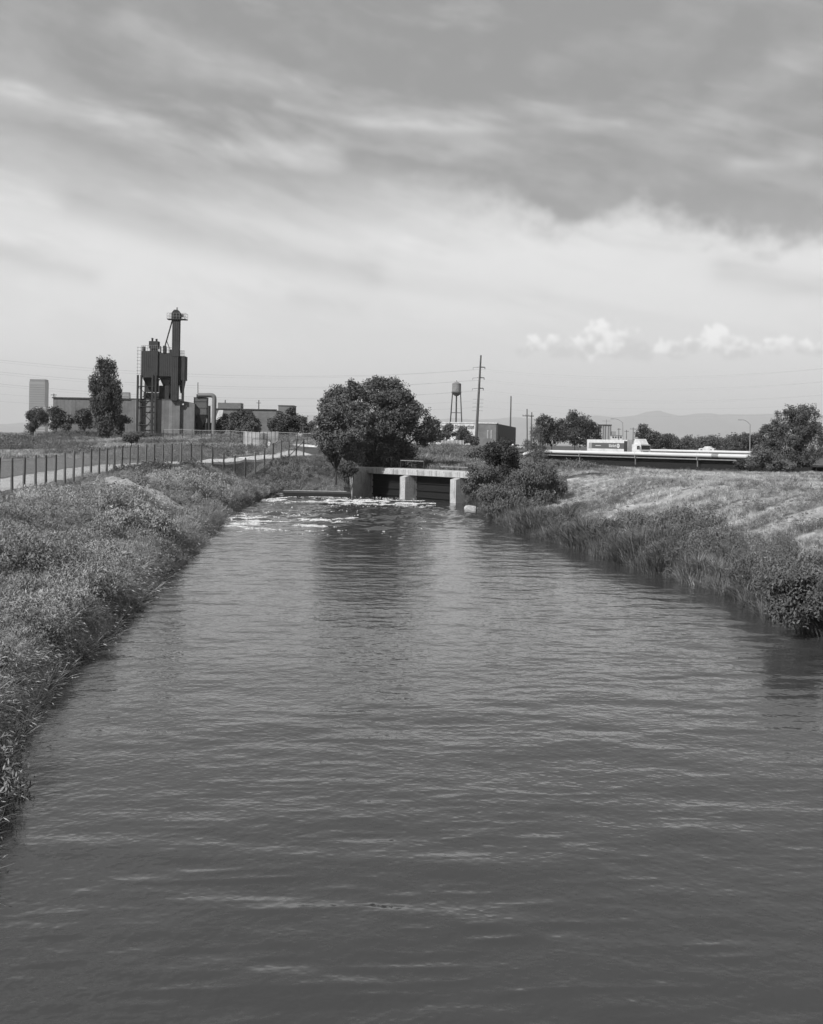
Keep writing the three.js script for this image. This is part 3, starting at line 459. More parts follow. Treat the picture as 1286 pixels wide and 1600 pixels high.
// ------------------------------------------------------------------ grasses, weeds and reeds
function tuft(seed, o) {                 // blades from one root, each bending over; a few carry a seed head
  const r = rngOf(seed), pos = [], idx = [], col = [];
  const blade = (bx, bz, az, h, lean, w, tone) => { const n = o.seg ?? 3, dx = Math.cos(az), dz = Math.sin(az), wx = -dz, wz = dx, b0 = pos.length / 3;
    for (let k = 0; k <= n; k++) { const t = k / n, out = lean * h * t * t, y = h * (t - (o.droop ?? 0.25) * lean * t * t * t), ww = w * (k === n ? 0.15 : 1 - 0.35 * t) / 2; pos.push(bx + dx * out - wx * ww, y, bz + dz * out - wz * ww, bx + dx * out + wx * ww, y, bz + dz * out + wz * ww); col.push(...Array(6).fill(tone)); if (k) { const a = b0 + (k - 1) * 2; idx.push(a, a + 1, a + 3, a, a + 3, a + 2); } }
    return [bx + dx * lean * h, h * (1 - (o.droop ?? 0.25) * lean), bz + dz * lean * h, dx, dz]; };
  for (let i = 0; i < o.n; i++) { const a = r() * 6.283, rr = Math.sqrt(r()) * o.spread, az = a + (r() - 0.5) * 1.6; const tip = blade(Math.cos(a) * rr, Math.sin(a) * rr, az, o.h * (0.6 + 0.6 * r()), o.lean * (0.3 + 1.1 * r()), o.w * (0.7 + 0.6 * r()), 0.5 + 0.9 * r());
    if (o.head && r() < o.head) { const L = (o.headL ?? 0.12) * (0.8 + 0.5 * r()), w = L * 0.08, b0 = pos.length / 3, [x, y, z, dx, dz] = tip, ex = x + dx * L * 0.75, ey = y + L * (r() * 0.5 - 0.15), ez = z + dz * L * 0.75, mx = (x + ex) / 2, my = (y + ey) / 2, mz = (z + ez) / 2; pos.push(x, y, z, mx - dz * w, my, mz + dx * w, mx + dz * w, my, mz - dx * w, mx, my + w, mz, ex, ey, ez); const v = 1.05 + 0.3 * r(); col.push(...Array(15).fill(v)); idx.push(b0, b0 + 1, b0 + 3, b0, b0 + 3, b0 + 2, b0 + 1, b0 + 4, b0 + 3, b0 + 3, b0 + 4, b0 + 2, b0, b0 + 2, b0 + 1, b0 + 1, b0 + 2, b0 + 4); } }
  const g = new THREE.BufferGeometry(); g.setAttribute('position', new THREE.Float32BufferAttribute(pos, 3)); g.setAttribute('color', new THREE.Float32BufferAttribute(col, 3)); g.setIndex(idx); return g;
}
const weed = (seed, h, n = 26, size = 0.05) => leaves([[0, h * 0.55, 0, h * 0.48, h * 0.5, h * 0.48], [0, h * 0.25, 0, h * 0.55, h * 0.25, h * 0.55]], n, 5, size, seed, { spray: 1.6, keep: -1, up: 0.5, upright: 1, slim: 0.22 });
function scatter(name, label, category, geos, tone, area, test, seed, o = {}) {
  const r = rngOf(seed), root = thing(name, label, category); root.userData.kind = 'stuff'; delete root.userData.group;
  const lists = geos.map(() => []), [x0, x1, d0, d1, count] = area;
  for (let i = 0; i < count; i++) {
    const d = o.log ? d0 * Math.pow(d1 / d0, r()) : d0 + (d1 - d0) * r(), x = x0 + (x1 - x0) * r(), s = toChannel(x, d), k = s < -0.6 ? 0 : test(x, d, s, r);
    const v1 = r(), v2 = r(), v3 = r(), v4 = r(); if (k <= 0) continue;
    lists[Math.floor(v1 * geos.length)].push([x, d, k * (0.75 + 0.5 * v2), v3 * 6.283, (1 + (v4 - 0.5) * 0.6) * (1 + 0.5 * noise2(x * 0.4, d * 0.4, seed) + 0.25 * noise2(x * 1.3, d * 1.3, seed)), s]);
  }
  lists.forEach((L, gi) => {
    const m = new THREE.InstancedMesh(geos[gi], leafM(tone), L.length), mx = new THREE.Matrix4(), q = new THREE.Quaternion(), e = new THREE.Euler();
    L.forEach(([x, d, k, a, c, s], i) => { e.set((o.tilt ?? 0.12) * Math.sin(a * 3), a, (o.tilt ?? 0.12) * Math.cos(a * 5)); q.setFromEuler(e); if (o.overhang && s < 1.2) { const lean = new THREE.Quaternion().setFromAxisAngle(V(0, 0, 1), (x < 0 ? -1 : 1) * o.overhang * (1.2 - s) * 0.5); q.premultiply(lean); } mx.compose(V(x, Math.max(ground(x, d, s), -0.15) - 0.04, -d), q, V(k, k, k)); m.setMatrixAt(i, mx); m.setColorAt(i, grey(c)); });
    m.name = category; m.castShadow = m.receiveShadow = true; m.userData.kind = 'stuff'; root.add(m);
  });
  return root;
}
const seq = (n, f) => Array.from({ length: n }, (_, i) => f(i));
{
  const G = {
    tall: seq(4, i => tuft(300 + i, { n: 26, h: 0.7, spread: 0.16, lean: 0.65, w: 0.009, seg: 3, droop: 0.5, head: 0.15, headL: 0.12 })),
    droopy: seq(4, i => tuft(320 + i, { n: 24, h: 0.8, spread: 0.14, lean: 0.95, w: 0.011, seg: 4, droop: 0.55, head: 0.2, headL: 0.14 })),
    reed: seq(4, i => tuft(340 + i, { n: 26, h: 0.95, spread: 0.26, lean: 0.6, w: 0.022, seg: 4, droop: 0.45 })),
    dry: seq(4, i => tuft(360 + i, { n: 34, h: 0.42, spread: 0.16, lean: 0.6, w: 0.012, seg: 2, droop: 0.4 })),
    weed: seq(5, i => weed(380 + i, 0.7, 40, 0.04)), weedFar: seq(3, i => weed(390 + i, 0.7, 22, 0.08)),
    bushy: seq(4, i => leaves([[0, 0.55, 0, 0.6, 0.5, 0.6], [0.35, 0.75, 0.1, 0.35, 0.35, 0.35], [-0.3, 0.7, -0.2, 0.4, 0.4, 0.4], [0.1, 0.3, 0.4, 0.45, 0.3, 0.4]], 170, 6, 0.05, 410 + i, { spray: 2.0, keep: -0.4, up: 0.5, upright: 1, slim: 0.24, gap: 0.35 })),
    field: seq(3, i => tuft(400 + i, { n: 22, h: 0.4, spread: 0.3, lean: 0.6, w: 0.03, seg: 2 })),
  };
  const left = (x, d) => x < -4 && (d < 131.8 || x < -7.5) && d < 150, fenceSide = (x, d) => { let f = -24.8; if (d > 100) f = knots([[100, -24.6], [109, -24.3], [122, -22.2], [136, -17.2], [149, -13.2], [160, -10]], d); return x - f; };
  scatter('bank_weeds', 'pale feathery weeds covering the left canal bank', 'weeds', G.weed, 0.25, [-27, -5, 17, 150, 70000], (x, d, s, r) => { if (!left(x, d) || fenceSide(x, d) < 0.2 || s < 0.2) return 0; if (d > 60 && r() < 0.35) return 0; const b = bare(x, d, s); if (r() < b * 1.25) return 0; const n = noise2(x * 0.3, d * 0.3, 31); const m = noise2(x * 0.75, d * 0.75, 32); if (n + m * 0.6 < -0.45) return 0; return (0.8 + 0.6 * n + 0.35 * m) * (d < 100 ? 1 : 1.1) * (fenceSide(x, d) < 4 ? 0.55 : 1); }, 501, { log: true });
  scatter('bushy_weeds', 'mounded bushy weeds along the left canal bank', 'weeds', G.bushy, 0.25, [-26, -5, 16, 130, 8500], (x, d, s, r) => { if (!left(x, d) || fenceSide(x, d) < 1.0 || s < 0.3 || bare(x, d, s) > 0.2) return 0; const n = noise2(x * 0.28, d * 0.28, 71) + 0.4 * noise2(x * 0.8, d * 0.8, 72); return n > 0.0 ? (0.65 + 1.0 * n) * (s < 3.5 && d > 40 ? 1.25 : d < 32 ? 0.75 : 1) * (fenceSide(x, d) < 4.5 ? 0.5 : 1) : 0; }, 512, { log: true });
  scatter('overhanging_weeds', 'weed clumps hanging over the left water edge', 'weeds', G.bushy, 0.2, [-18, -5, 18, 122, 5200], (x, d, s, r) => { if (x > -4 || s < -0.3 || s > 0.9) return 0; const n = noise2(x * 0.5, d * 0.35, 75) + 0.4 * noise2(x, d * 1.1, 76); return n > -0.02 ? 0.55 + 0.6 * n : 0; }, 514, { log: true, overhang: 0.5 });
  scatter('reedside_weeds', 'bushy weeds growing among the reeds on the right bank', 'weeds', G.bushy, 0.125, [5, 22, 40, 122, 4200], (x, d, s, r) => { if (x < 3 || s < 0.3 || s > 5.5) return 0; const n = noise2(x * 0.35, d * 0.22, 73) + 0.35 * noise2(x, d * 0.8, 74) - (s > 3 ? 0.15 : 0); return n > 0.08 ? 0.65 + 0.7 * n : 0; }, 513);
  scatter('bank_grass', 'tall seeding grass growing along the left canal bank', 'grass', G.tall, 0.23, [-27, -5, 15, 150, 30000], (x, d, s, r) => { if (!left(x, d) || fenceSide(x, d) < 0.2 || s < -0.1) return 0; const b = bare(x, d, s); if (r() < b * 1.3) return 0; const n = noise2(x * 0.24 + 4, d * 0.24, 33); if (n < 0.0 && s > 1.2) return 0; return s < 3 ? 1.0 : fenceSide(x, d) < 4 ? 0.5 : 0.8; }, 502, { log: true, overhang: 0.5 });
  scatter('overhanging_grass', 'long drooping grass overhanging the left water edge', 'grass', G.droopy, 0.25, [-18, -4.6, 14, 112, 24000], (x, d, s, r) => x < 0 && s > -0.45 && s < 1.3 ? (d < 40 ? 0.95 : 1.1) : 0, 503, { log: true, overhang: 0.9 });
  scatter('reeds', 'dark upright reeds lining the right water edge', 'reeds', G.reed, 0.115, [5, 18, 32, 125, 16500], (x, d, s) => x > 3 && d < 121 && s > -0.35 && s < 2.3 + 1.1 * noise2(x * 0.4, d * 0.25, 3) ? 0.9 + 0.5 * noise2(x * 0.5, d * 0.5, 36) : 0, 504, { tilt: 0.3 });
  scatter('slope_grass', 'short dry pale grass on the right canal slope', 'grass', G.dry, 0.4, [6, 62, 26, 172, 105000], (x, d, s, r) => { if (x < 3 || s < 1.2 || (d > 120 && x < 9) || valley(x, d) > 0.3) return 0; const b = bare(x, d, s); if (r() < b * 0.93) return 0; return 0.75 + 0.5 * noise2(x * 0.5, d * 0.3, 38); }, 505, { log: true });
  scatter('slope_weeds', 'scattered grey weeds on the right canal slope', 'weeds', G.weed, 0.13, [6, 62, 30, 172, 26000], (x, d, s, r) => { if (x < 3 || s < 1.8 || (d > 120 && x < 9) || valley(x, d) > 0.3) return 0; const n = noise2((d - 0.45 * x) * 0.4, x * 0.16, 41) + 0.5 * noise2(x * 0.5, d * 0.5, 42) + (s < 6 ? 0.3 : 0); return n > 0.12 && r() < n * 1.6 ? 0.55 + 0.5 * n : 0; }, 506, { log: true });
  scatter('field_grass', 'dry grass on the field behind the wire fence', 'grass', G.field, 0.3, [-75, -6, 120, 235, 42000], (x, d, s, r) => { const f = fenceSide(x, d); if (f > -7.5 && d < 186) return 0; if (x < -24 && d < 150 && f < 0 && d < 128 + 20 * noise2(x * 0.05, d * 0.05, 3)) return 0; if (Math.abs(d - 188.5) < 3.4 && x > -24) return 0; return 0.8 + 0.6 * noise2(x * 0.12, d * 0.12, 43); }, 507);
  scatter('field_weeds', 'dark weed clumps scattered over the left field', 'weeds', G.weedFar, 0.12, [-75, -8, 130, 225, 9000], (x, d, s, r) => { const f = fenceSide(x, d); if (f > -7.5 && d < 186) return 0; const n = noise2(x * 0.1, d * 0.16, 45); if (Math.abs(d - 188.5) < 3.6 && x > -24) return 0; return n > 0.12 ? 0.8 + n : 0; }, 508);
  scatter('rear_grass', 'tall grass on the rise behind the gate deck', 'grass', G.field, 0.2, [-12, 26, 133, 290, 24000], (x, d, s, r) => { if (s < 0.8 || d < 137 + x * -0.9 + 0 || valley(x, d) > 0.5 || (x < -9 && d < 186)) return 0; return 1.2 + 0.8 * noise2(x * 0.15, d * 0.1, 47); }, 509);
  scatter('rear_weeds', 'grey weed clumps on the rise behind the gate deck', 'weeds', G.weedFar, 0.13, [-11, 24, 136, 260, 5000], (x, d, s, r) => { if (s < 1.5 || valley(x, d) > 0.5 || (x < -9 && d < 186)) return 0; const n = noise2(x * 0.16, d * 0.12, 49); return n > 0.05 ? 1 + n : 0; }, 510);
  scatter('slope_left_weeds', 'bushy dark weeds on the bank left of the gate structure', 'weeds', G.weedFar, 0.12, [-24, -6, 98, 148, 5200], (x, d, s, r) => { if (fenceSide(x, d) < 0.5 || s < 0.5 || (x > -8 && d > 130)) return 0; const n = noise2(x * 0.22, d * 0.2, 51); return n > -0.1 ? 0.9 + 0.9 * n : 0; }, 511);
}

// ------------------------------------------------------------------ rocks
function rockGeo(seed, sx, sy, sz) { const g = new THREE.IcosahedronGeometry(1, 2), p = g.attributes.position; for (let i = 0; i < p.count; i++) { const x = p.getX(i), y = p.getY(i), z = p.getZ(i), k = 1 + 0.38 * noise3(x * 1.3 + seed, y * 1.3, z * 1.3) + 0.14 * noise3(x * 3.3, y * 3.3 + seed, z * 3.3); p.setXYZ(i, x * k * sx, Math.min(y * k, 0.62 + 0.25 * x) * sy, z * k * sz); } return g; }
function rock(label, px, d, y, s, m, seed, group) { const x = (px - 643) / F * d; const o = mesh('rock', rockGeo(seed, ...s), m); o.position.set(x, y ?? ground(x, d), -d); o.rotation.y = seed; return tag(o, label, 'rock', group); }
rock('pale flat rock in the water near the right bank', 741, 110, 0.08, [0.85, 0.5, 0.6], M.rockPale, 3, 'rocks in the canal');
rock('flat stone slab at the left end of the low wall', 432, 129.5, 0.12, [1.5, 0.45, 0.8], M.rock, 5, 'rocks in the canal');
rock('smaller stone left of the flat slab at the waterline', 405, 124, 0.1, [0.9, 0.5, 0.6], M.rock, 7, 'rocks in the canal');
rock('pale stone lying in the grass above the left waterline', 372, 118, 0.5, [0.7, 0.4, 0.5], M.rockPale, 8, 'rocks in the canal');
rock('large pale boulder on the right slope near its crest', 876, 124, null, [1.3, 1.2, 0.9], M.rockPale, 9, 'pale rocks on the right slope');
rock('smaller pale rock right of the large boulder', 897, 118, null, [0.7, 0.45, 0.6], M.rockPale, 12, 'pale rocks on the right slope');
rock('dark hollow rock on the right slope near the edge', 1236, 62, null, [0.5, 0.3, 0.4], M.rock, 15, 'pale rocks on the right slope');
rock('white rubble heap behind the left wire fence', 212, 150, 4.0, [1.5, 0.55, 1], M.rockPale, 16);
{ const r = rngOf(66), N = 2600, inst = new THREE.InstancedMesh(rockGeo(2, 1, 1, 1), M.rockPale, N), mx = new THREE.Matrix4(); let n = 0, tries = 0;
  while (n < N && tries++ < 120000) { const right = r() < 0.8, x = right ? 8 + r() * 34 : -26 + r() * 14, d = right ? 36 + r() * 110 : 60 + r() * 45, s = toChannel(x, d); if (s < 1 || r() > bare(x, d, s) + 0.015) continue; const k = 0.025 + 0.1 * r() ** 3; mx.compose(V(x, ground(x, d, s) + k * 0.2, -d), new THREE.Quaternion().setFromEuler(new THREE.Euler(r(), r() * 6, r())), V(k * 1.3, k * 0.8, k)); inst.setColorAt(n, grey(0.35 + 0.5 * r())); inst.setMatrixAt(n++, mx); }
  inst.count = n; inst.name = 'bank_stones'; tag(inst, 'stones and clods scattered over the bare soil of the banks', 'stones', null, 'stuff'); scene.add(inst); }
{ const sn = mesh('driftwood', [bar(V(0, -0.3, 0), V(0.05, 0.55, 0.1), 0.07, 6, 0.05), bar(V(0.02, 0.35, 0.05), V(0.75, 0.2, 0.2), 0.06, 6, 0.04), bar(V(0.6, 0.22, 0.15), V(0.62, -0.2, 0.2), 0.05, 6, 0.04)], M.black); sn.position.set(5.9, 0.05, -109.2); tag(sn, 'dark snag of driftwood caught on the pale rock', 'driftwood'); }
for (let i = 0; i < 5; i++) { const d = 168 + i * 9, px = 838 + (i % 3) * 9 - i * 2; rock(['broken pale slab highest on the rubble bank by the pipe', 'tilted slab in the rubble bank below the pipe end', 'small block in the middle of the rubble bank', 'grey slab near the bottom of the rubble bank', 'rearmost slab of the rubble bank under the pipe'][i], px - 6, d, null, [0.9, 0.5, 0.7], i % 2 ? M.rock : M.rockPale, 20 + i, 'rubble under the left pipe end'); }

// ------------------------------------------------------------------ fences
function chainMesh(pts, h, pitch, r) { const g = []; let acc = 0; const cum = [0]; for (let i = 1; i < pts.length; i++) cum.push(cum[i - 1] + pts[i].distanceTo(pts[i - 1])); const at = s => { s = clamp(s, 0, cum[cum.length - 1]); let i = 1; while (i < cum.length - 1 && cum[i] < s) i++; const t = (s - cum[i - 1]) / (cum[i] - cum[i - 1] || 1); return pts[i - 1].clone().lerp(pts[i], t); };
  const pos = [], idx = [], L = cum[cum.length - 1], wire = (a, b) => { const b0 = pos.length / 3, dr = b.clone().sub(a), n = V(-dr.z, 0, dr.x).normalize().multiplyScalar(r), u = V(0, r, 0); for (const q of [a, b]) { pos.push(q.x + n.x, q.y - u.y * 0.5, q.z + n.z, q.x - n.x, q.y - u.y * 0.5, q.z - n.z, q.x, q.y + u.y, q.z); } for (let k = 0; k < 3; k++) { const c = (k + 1) % 3; idx.push(b0 + k, b0 + c, b0 + 3 + c, b0 + k, b0 + 3 + c, b0 + 3 + k); } };
  for (let s = -h; s < L; s += pitch) for (const sg of [1, -1]) { const s0 = clamp(s, 0, L), s1 = clamp(s + h, 0, L); if (s1 - s0 < 0.05) continue; const y0 = (s0 - s) , y1 = (s1 - s); const a = at(s0), b = at(s1); a.y += 0.1 + (sg > 0 ? y0 : h - y0); b.y += 0.1 + (sg > 0 ? y1 : h - y1); wire(a, b); }
  const g2 = new THREE.BufferGeometry(); g2.setAttribute('position', new THREE.Float32BufferAttribute(pos, 3)); g2.setIndex(idx); return g2; }
{
  const t = thing('wire_fence', 'long wire mesh fence on thick wooden posts beside the pale path', 'fence'), L = fenceCurve.getLength(), n = Math.round(L / 2.35), pts = [], r = rngOf(40);
  const post = new THREE.CylinderGeometry(0.085, 0.1, 2.5, 8);
  const mats = [M.wood, mat(0.09, 0.9, { map: rep(T_stain, 1.2) }), mat(0.2, 0.9, { map: rep(T_stain, 1.2) })];
  for (let i = 0; i <= n; i++) { const p = fenceCurve.getPointAt(i / n), y = ground(p.x, p.z); pts.push(V(p.x, y - 0.03, -p.z)); const m = new THREE.Mesh(post, mats[Math.floor(r() * 2.6)]); m.name = 'post'; m.position.set(p.x, y + 0.98, -p.z); m.scale.y = 0.95 + 0.1 * r(); m.rotation.set((r() - 0.5) * 0.09, r() * 6, (r() - 0.5) * 0.09); m.castShadow = true; t.add(m); }
  const cm = new THREE.Mesh(chainMesh(pts, 1.95, 0.085, 0.004), M.wire); cm.name = 'wire_mesh'; cm.userData.kind = 'stuff'; cm.castShadow = true; t.add(cm);
  for (const y of [2.06, 1.1, 0.12]) mesh('strand', pts.slice(1).map((p, i) => bar(pts[i].clone().add(V(0, y, 0)), p.clone().add(V(0, y, 0)), 0.012, 4)), M.wire, t);
  const e = pts[pts.length - 1], e2 = pts[pts.length - 3]; mesh('brace', bar(e.clone().add(V(0, 1.9, 0)), e2.clone().add(V(0, 0.3, 0)), 0.05), M.wood, t);
  // rear fence
  const t2 = thing('rear_fence', 'thin pipe-post wire fence beyond the field below the trees', 'fence'), pp = []; for (let i = 0; i <= 16; i++) { const px = 255 + i * 15, d = 206 - i * 0.9, p = P(px, 690, d); pp.push(V(p.x, ground(p.x, d) - 0.05, -d)); }
  pp.forEach(p => mesh('post', bar(p.clone().add(V(0, -0.3, 0)), p.clone().add(V(0, 1.85, 0)), 0.05), M.steel, t2)); mesh('top_rail', pp.slice(1).map((p, i) => bar(pp[i].clone().add(V(0, 1.8, 0)), p.clone().add(V(0, 1.8, 0)), 0.035, 5)), M.wire, t2);
  const c2 = new THREE.Mesh(chainMesh(pp, 1.7, 0.16, 0.004), M.wire); c2.name = 'wire_mesh'; c2.userData.kind = 'stuff'; t2.add(c2);
  // board fence
  const bf = thing('board_fence', 'short curved fence of pale upright boards beyond the path', 'fence'); const N = 27;
  for (let i = 0; i < N; i++) { const px = lerp(381, 434, i / (N - 1)), d = 178 - 2.2 * Math.sin(i / (N - 1) * Math.PI) + i * 0.12, p = P(px, 690, d), y = ground(p.x, d); const m = mesh('board', box(0.15, 2.6 + 0.12 * r(), 0.035), i % 3 ? M.board : M.boardB, bf); m.position.set(p.x, y + 1.2, -d); m.rotation.y = lerp(-0.5, 0.4, i / N); }
  mesh('stringer', seq(N - 1, i => { const q = k => { const px = lerp(381, 434, k / (N - 1)), d = 178.09 - 2.2 * Math.sin(k / (N - 1) * Math.PI) + k * 0.12, p = P(px, 690, d); return V(p.x, ground(p.x, d) + 1.5, -d); }; return bar(q(i), q(i + 1), 0.03, 4); }), M.wood, bf);
  const gt = thing('frame_gate', 'dark pipe frame gate standing before the board fence', 'gate', [P(405, 700, 168).x, ground(P(405, 700, 168).x, 168), -168], 0.2);
  mesh('frame', [bar(V(-0.95, 0, 0), V(-0.95, 1.75, 0), 0.04), bar(V(0.95, 0, 0), V(0.95, 1.75, 0), 0.04), bar(V(-0.95, 1.75, 0), V(0.95, 1.75, 0), 0.04), bar(V(-0.95, 0.2, 0), V(0.95, 0.2, 0), 0.04)], M.steel, gt); mesh('panel', chainMesh([V(-0.95, 0.1, 0), V(0.95, 0.1, 0)], 1.5, 0.07, 0.005), M.wire, gt);
  const pf = thing('plank_fence', 'pale plank fence in front of the white warehouse', 'fence'); for (let i = 0; i < 26; i++) { const px = lerp(690, 724, i / 25), d = 292, p = P(px, 692, d), y = ground(p.x, d), m = mesh('plank', box(0.19, 1.5 + (i > 8 ? 0.25 : 0) + 0.06 * r(), 0.04), r() < 0.6 ? M.boardB : M.board, pf); m.position.set(p.x, y + 0.8, -d); }
  mesh('stringer', bar(V(P(690, 692, 292).x, ground(P(690, 692, 292).x, 292) + 1.0, -292.08), V(P(724, 692, 292).x, ground(P(724, 692, 292).x, 292) + 1.0, -292.08), 0.04, 4), M.wood, pf);
}

// ------------------------------------------------------------------ batch plant and buildings on the left
const font = await new FontLoader().loadAsync('fonts/droid/droid_sans_bold.typeface.json');
{
  const d = 232, k = d / F, gY = 6.0, X = px => (px - 643) * k, Y = (px, py) => P(px, py, d).y;
  // long low building: the front wall, a lighter bay and the side wall
  const w = thing('low_warehouse', 'long low grey metal warehouse behind the tall batch plant', 'building', [0, gY, -d + 3.3]);
  const x0 = X(90), x1 = X(286), top = Y(200, 625) - gY, D = 14, tn_ = 0.3;
  mesh('wall', box(X(213) - x0, top + 1, D, (X(213) + x0) / 2, top / 2 - 0.5, -D / 2), M.siding, w);
  mesh('wall', box(x1 - X(213), top + 1, D, (x1 + X(213)) / 2, top / 2 - 0.5 - 0.02, -D / 2 + 0.15), M.sidingLight, w);
  { const sh = prism([[x1 + 0.03, -1], [x1 + 2.6, -1], [x1 + 2.6, top - 0.55], [x1 + 0.03, top - 0.05]], 10).translate(0, 0, -10.4); mesh('side_wall', sh, M.siding, w); }
  for (let i = 0; i < 34; i++) mesh('panel', box((x1 - x0 - 0.8) / 33 - 0.025, top - 1.05, 0.04, x0 + 0.4 + i * ((x1 - x0 - 0.8) / 33), top / 2 + 0.5, i * ((x1 - x0 - 0.8) / 33) + x0 + 0.4 > X(213) ? 0.19 : 0.03), [M.siding, M.sidingLight, M.siding][i % 3 === 1 && i * 6.1 + 85 > 213 ? 1 : 0], w);
  mesh('coping', box(x1 - x0 + 0.3, 0.22, 0.3, (x0 + x1) / 2, top + 0.1, 0.1), M.plinth, w);
  mesh('plinth', box(x1 - X(213) + 0.1, 1.1, 0.2, (x1 + X(213)) / 2, 0.45, 0.3), M.plinth, w);
  const wl = mesh('wall_lamp', bevelBox(0.36, 0.3, 0.3, x1 + 0.5, top - 0.75, 0.0, 0.04), M.white, w);
  // roof pole at its left end
  const rp = thing('utility_pole', 'short pole with boxes at the left end of the low warehouse', 'pole', [X(83), gY, -d]); mesh('shaft', cyl(0.12, 0.09, 8.2, 0, 4.1, 0, 8), M.wood, rp); mesh('transformer', cyl(0.22, 0.22, 0.7, 0.25, 7.3, 0.1, 10), M.pale, rp); mesh('crossarm', box(1.1, 0.12, 0.12, 0, 7.95, 0.14), M.wood, rp);
  // batch plant tower
  const b = thing('batch_plant', 'tall dark concrete batching plant with a slim elevator tower', 'batch plant', [X(250), gY, -d + 4]);
  const q = (px, py) => { const p = P(px, py, d - 4); return [p.x - X(250), p.y - gY]; };
  const boxAt = (pxa, pya, pxb, pyb, z0, z1) => { const [a, t] = q(pxa, pya), [c, bt] = q(pxb, pyb); return box(c - a, t - bt, z1 - z0, (a + c) / 2, (t + bt) / 2, (z0 + z1) / 2); };
  mesh('bin', [boxAt(221, 548, 246, 590, -3.2, 0)], M.plant, b); mesh('bin', [boxAt(246.3, 551, 268, 588, -3.2, -0.25)], M.plant, b); mesh('bin', [boxAt(276, 556, 287.5, 594, -3.2, -0.3)], M.plant, b);
  for (const [a, c, y] of [[222, 245.5, 590.5], [247.5, 267, 588.5], [277, 287, 594.5]]) { const [xa, ya] = q(a, y), [xc] = q(c, y), w2 = xc - xa; const h = new THREE.CylinderGeometry(w2 * 0.7, 0.35, 2.3, 4, 1).rotateY(Math.PI / 4).translate((xa + xc) / 2, ya - 1.16, -1.7); mesh('hopper', h, M.steel, b); }
  mesh('shroud', boxAt(221, 590.8, 243, 612, -3.0, -2.7), M.steel, b); mesh('shroud', boxAt(247, 602, 262, 626, -3.0, -0.9), M.steel, b); mesh('mixer', boxAt(222, 613, 262, 626, -3.0, -1.2), M.black, b);
  mesh('elevator_shaft', [boxAt(269.5, 500, 279.5, 557, -1.2, 0.1), boxAt(268, 557.3, 277.5, 626, -1.2, 0.25)], M.plant, b);
  { const [cx, cy] = q(274.8, 492); const h = prism([[-0.8, -0.95], [0.8, -0.95], [0.8, 0.35], [0.32, 0.95], [-0.32, 0.95], [-0.8, 0.35]], 1.5).translate(cx, cy, -1.3); const hd = mesh('elevator_head', h, M.plant, b); mesh('vent', cyl(0.14, 0.14, 0.5, cx + 0.1, cy + 1.2, -0.5, 8), M.pale, hd); mesh('drive_motor', new THREE.CylinderGeometry(0.27, 0.27, 0.6, 10).rotateZ(Math.PI / 2).translate(cx + 1.1, cy - 0.1, -0.2), M.black, hd); }
  { const [xa, ya] = q(261.5, 498.5), [xc] = q(291, 498.5); const pl = mesh('platform', box(xc - xa, 0.14, 2, (xa + xc) / 2, ya, -0.6), M.steel, b); const rr = []; for (const z of [-1.5, 0.35]) { for (const y of [0.55, 1.1]) rr.push(bar(V(xa, ya + y, z), V(xc, ya + y, z), 0.035, 4)); for (let i = 0; i <= 6; i++) { const x = lerp(xa, xc, i / 6); rr.push(bar(V(x, ya, z), V(x, ya + 1.1, z), 0.035, 4)); } } mesh('railing', rr, M.pale, pl); }
  { const [xa, ya] = q(269, 499), [xc, yc] = q(257, 541); mesh('chute', bar(V(xa, ya, -0.4), V(xc, yc, -0.4), 0.13, 6), M.steel, b); const [xe, ye] = q(260, 533), [xf, yf] = q(266, 548); mesh('brace', bar(V(xe, ye, -0.4), V(xf, yf, -0.4), 0.07, 5), M.steel, b); mesh('chute_box', boxAt(254.5, 540, 258.5, 551, -1, -0.1), M.steel, b); mesh('vent_box', boxAt(264, 546, 269, 553, -1.5, -0.3), M.steel, b); }
  { const f = mesh('filter_box', boxAt(232, 532.5, 246, 544, -2.2, -0.4), M.plant, b); mesh('filter_stand', boxAt(233.5, 544.2, 244, 548, -2, -0.6), M.black, f); for (const [px, py] of [[236, 530.6], [242.5, 532]]) { const [x, y] = q(px, py); mesh('vent', cyl(0.16, 0.22, 0.6, x, y + 0.1, -1.2, 8), M.steel, f); } mesh('filter_box', boxAt(221.5, 541, 225, 547.6, -1.5, -0.4), M.plant, b); mesh('vent_pipe', boxAt(248.5, 540, 249.6, 550.6, -1.2, -1), M.steel, b); }
  { const rr = [], edge = (pa, pb, y0, y1, z) => { const [xa, ya] = q(pa, y0), [xc, yc] = q(pb, y1); for (const h of [0.5, 1.0]) rr.push(bar(V(xa, ya + h, z), V(xc, yc + h, z), 0.03, 4)); for (let i = 0; i <= 8; i++) rr.push(bar(V(lerp(xa, xc, i / 8), lerp(ya, yc, i / 8), z), V(lerp(xa, xc, i / 8), lerp(ya, yc, i / 8) + 1, z), 0.03, 4)); }; edge(221, 246, 548, 548, -0.1); edge(246, 268, 551, 551, -0.35); edge(277, 287.5, 556, 556, -0.4); mesh('roof_railing', rr, M.pale, b); }
  { const [x, y0] = q(218, 584), y1 = q(218, 541)[1], rr = [bar(V(x - 0.5, y0, -0.5), V(x - 0.5, y1, -0.5), 0.03, 4), bar(V(x + 0.1, y0, -0.5), V(x + 0.1, y1, -0.5), 0.03, 4)]; for (let y = y0; y < y1; y += 0.62) rr.push(bar(V(x - 0.6, y, -0.15), V(x + 0.3, y, -0.5), 0.03, 4), bar(V(x - 0.6, y, -0.85), V(x - 0.6, y, -0.15), 0.03, 4)); mesh('caged_ladder', rr, M.pale, b); }
  const foots = [[216, 0.25], [221, 0.0], [239, 0.25], [244, 0.2]];
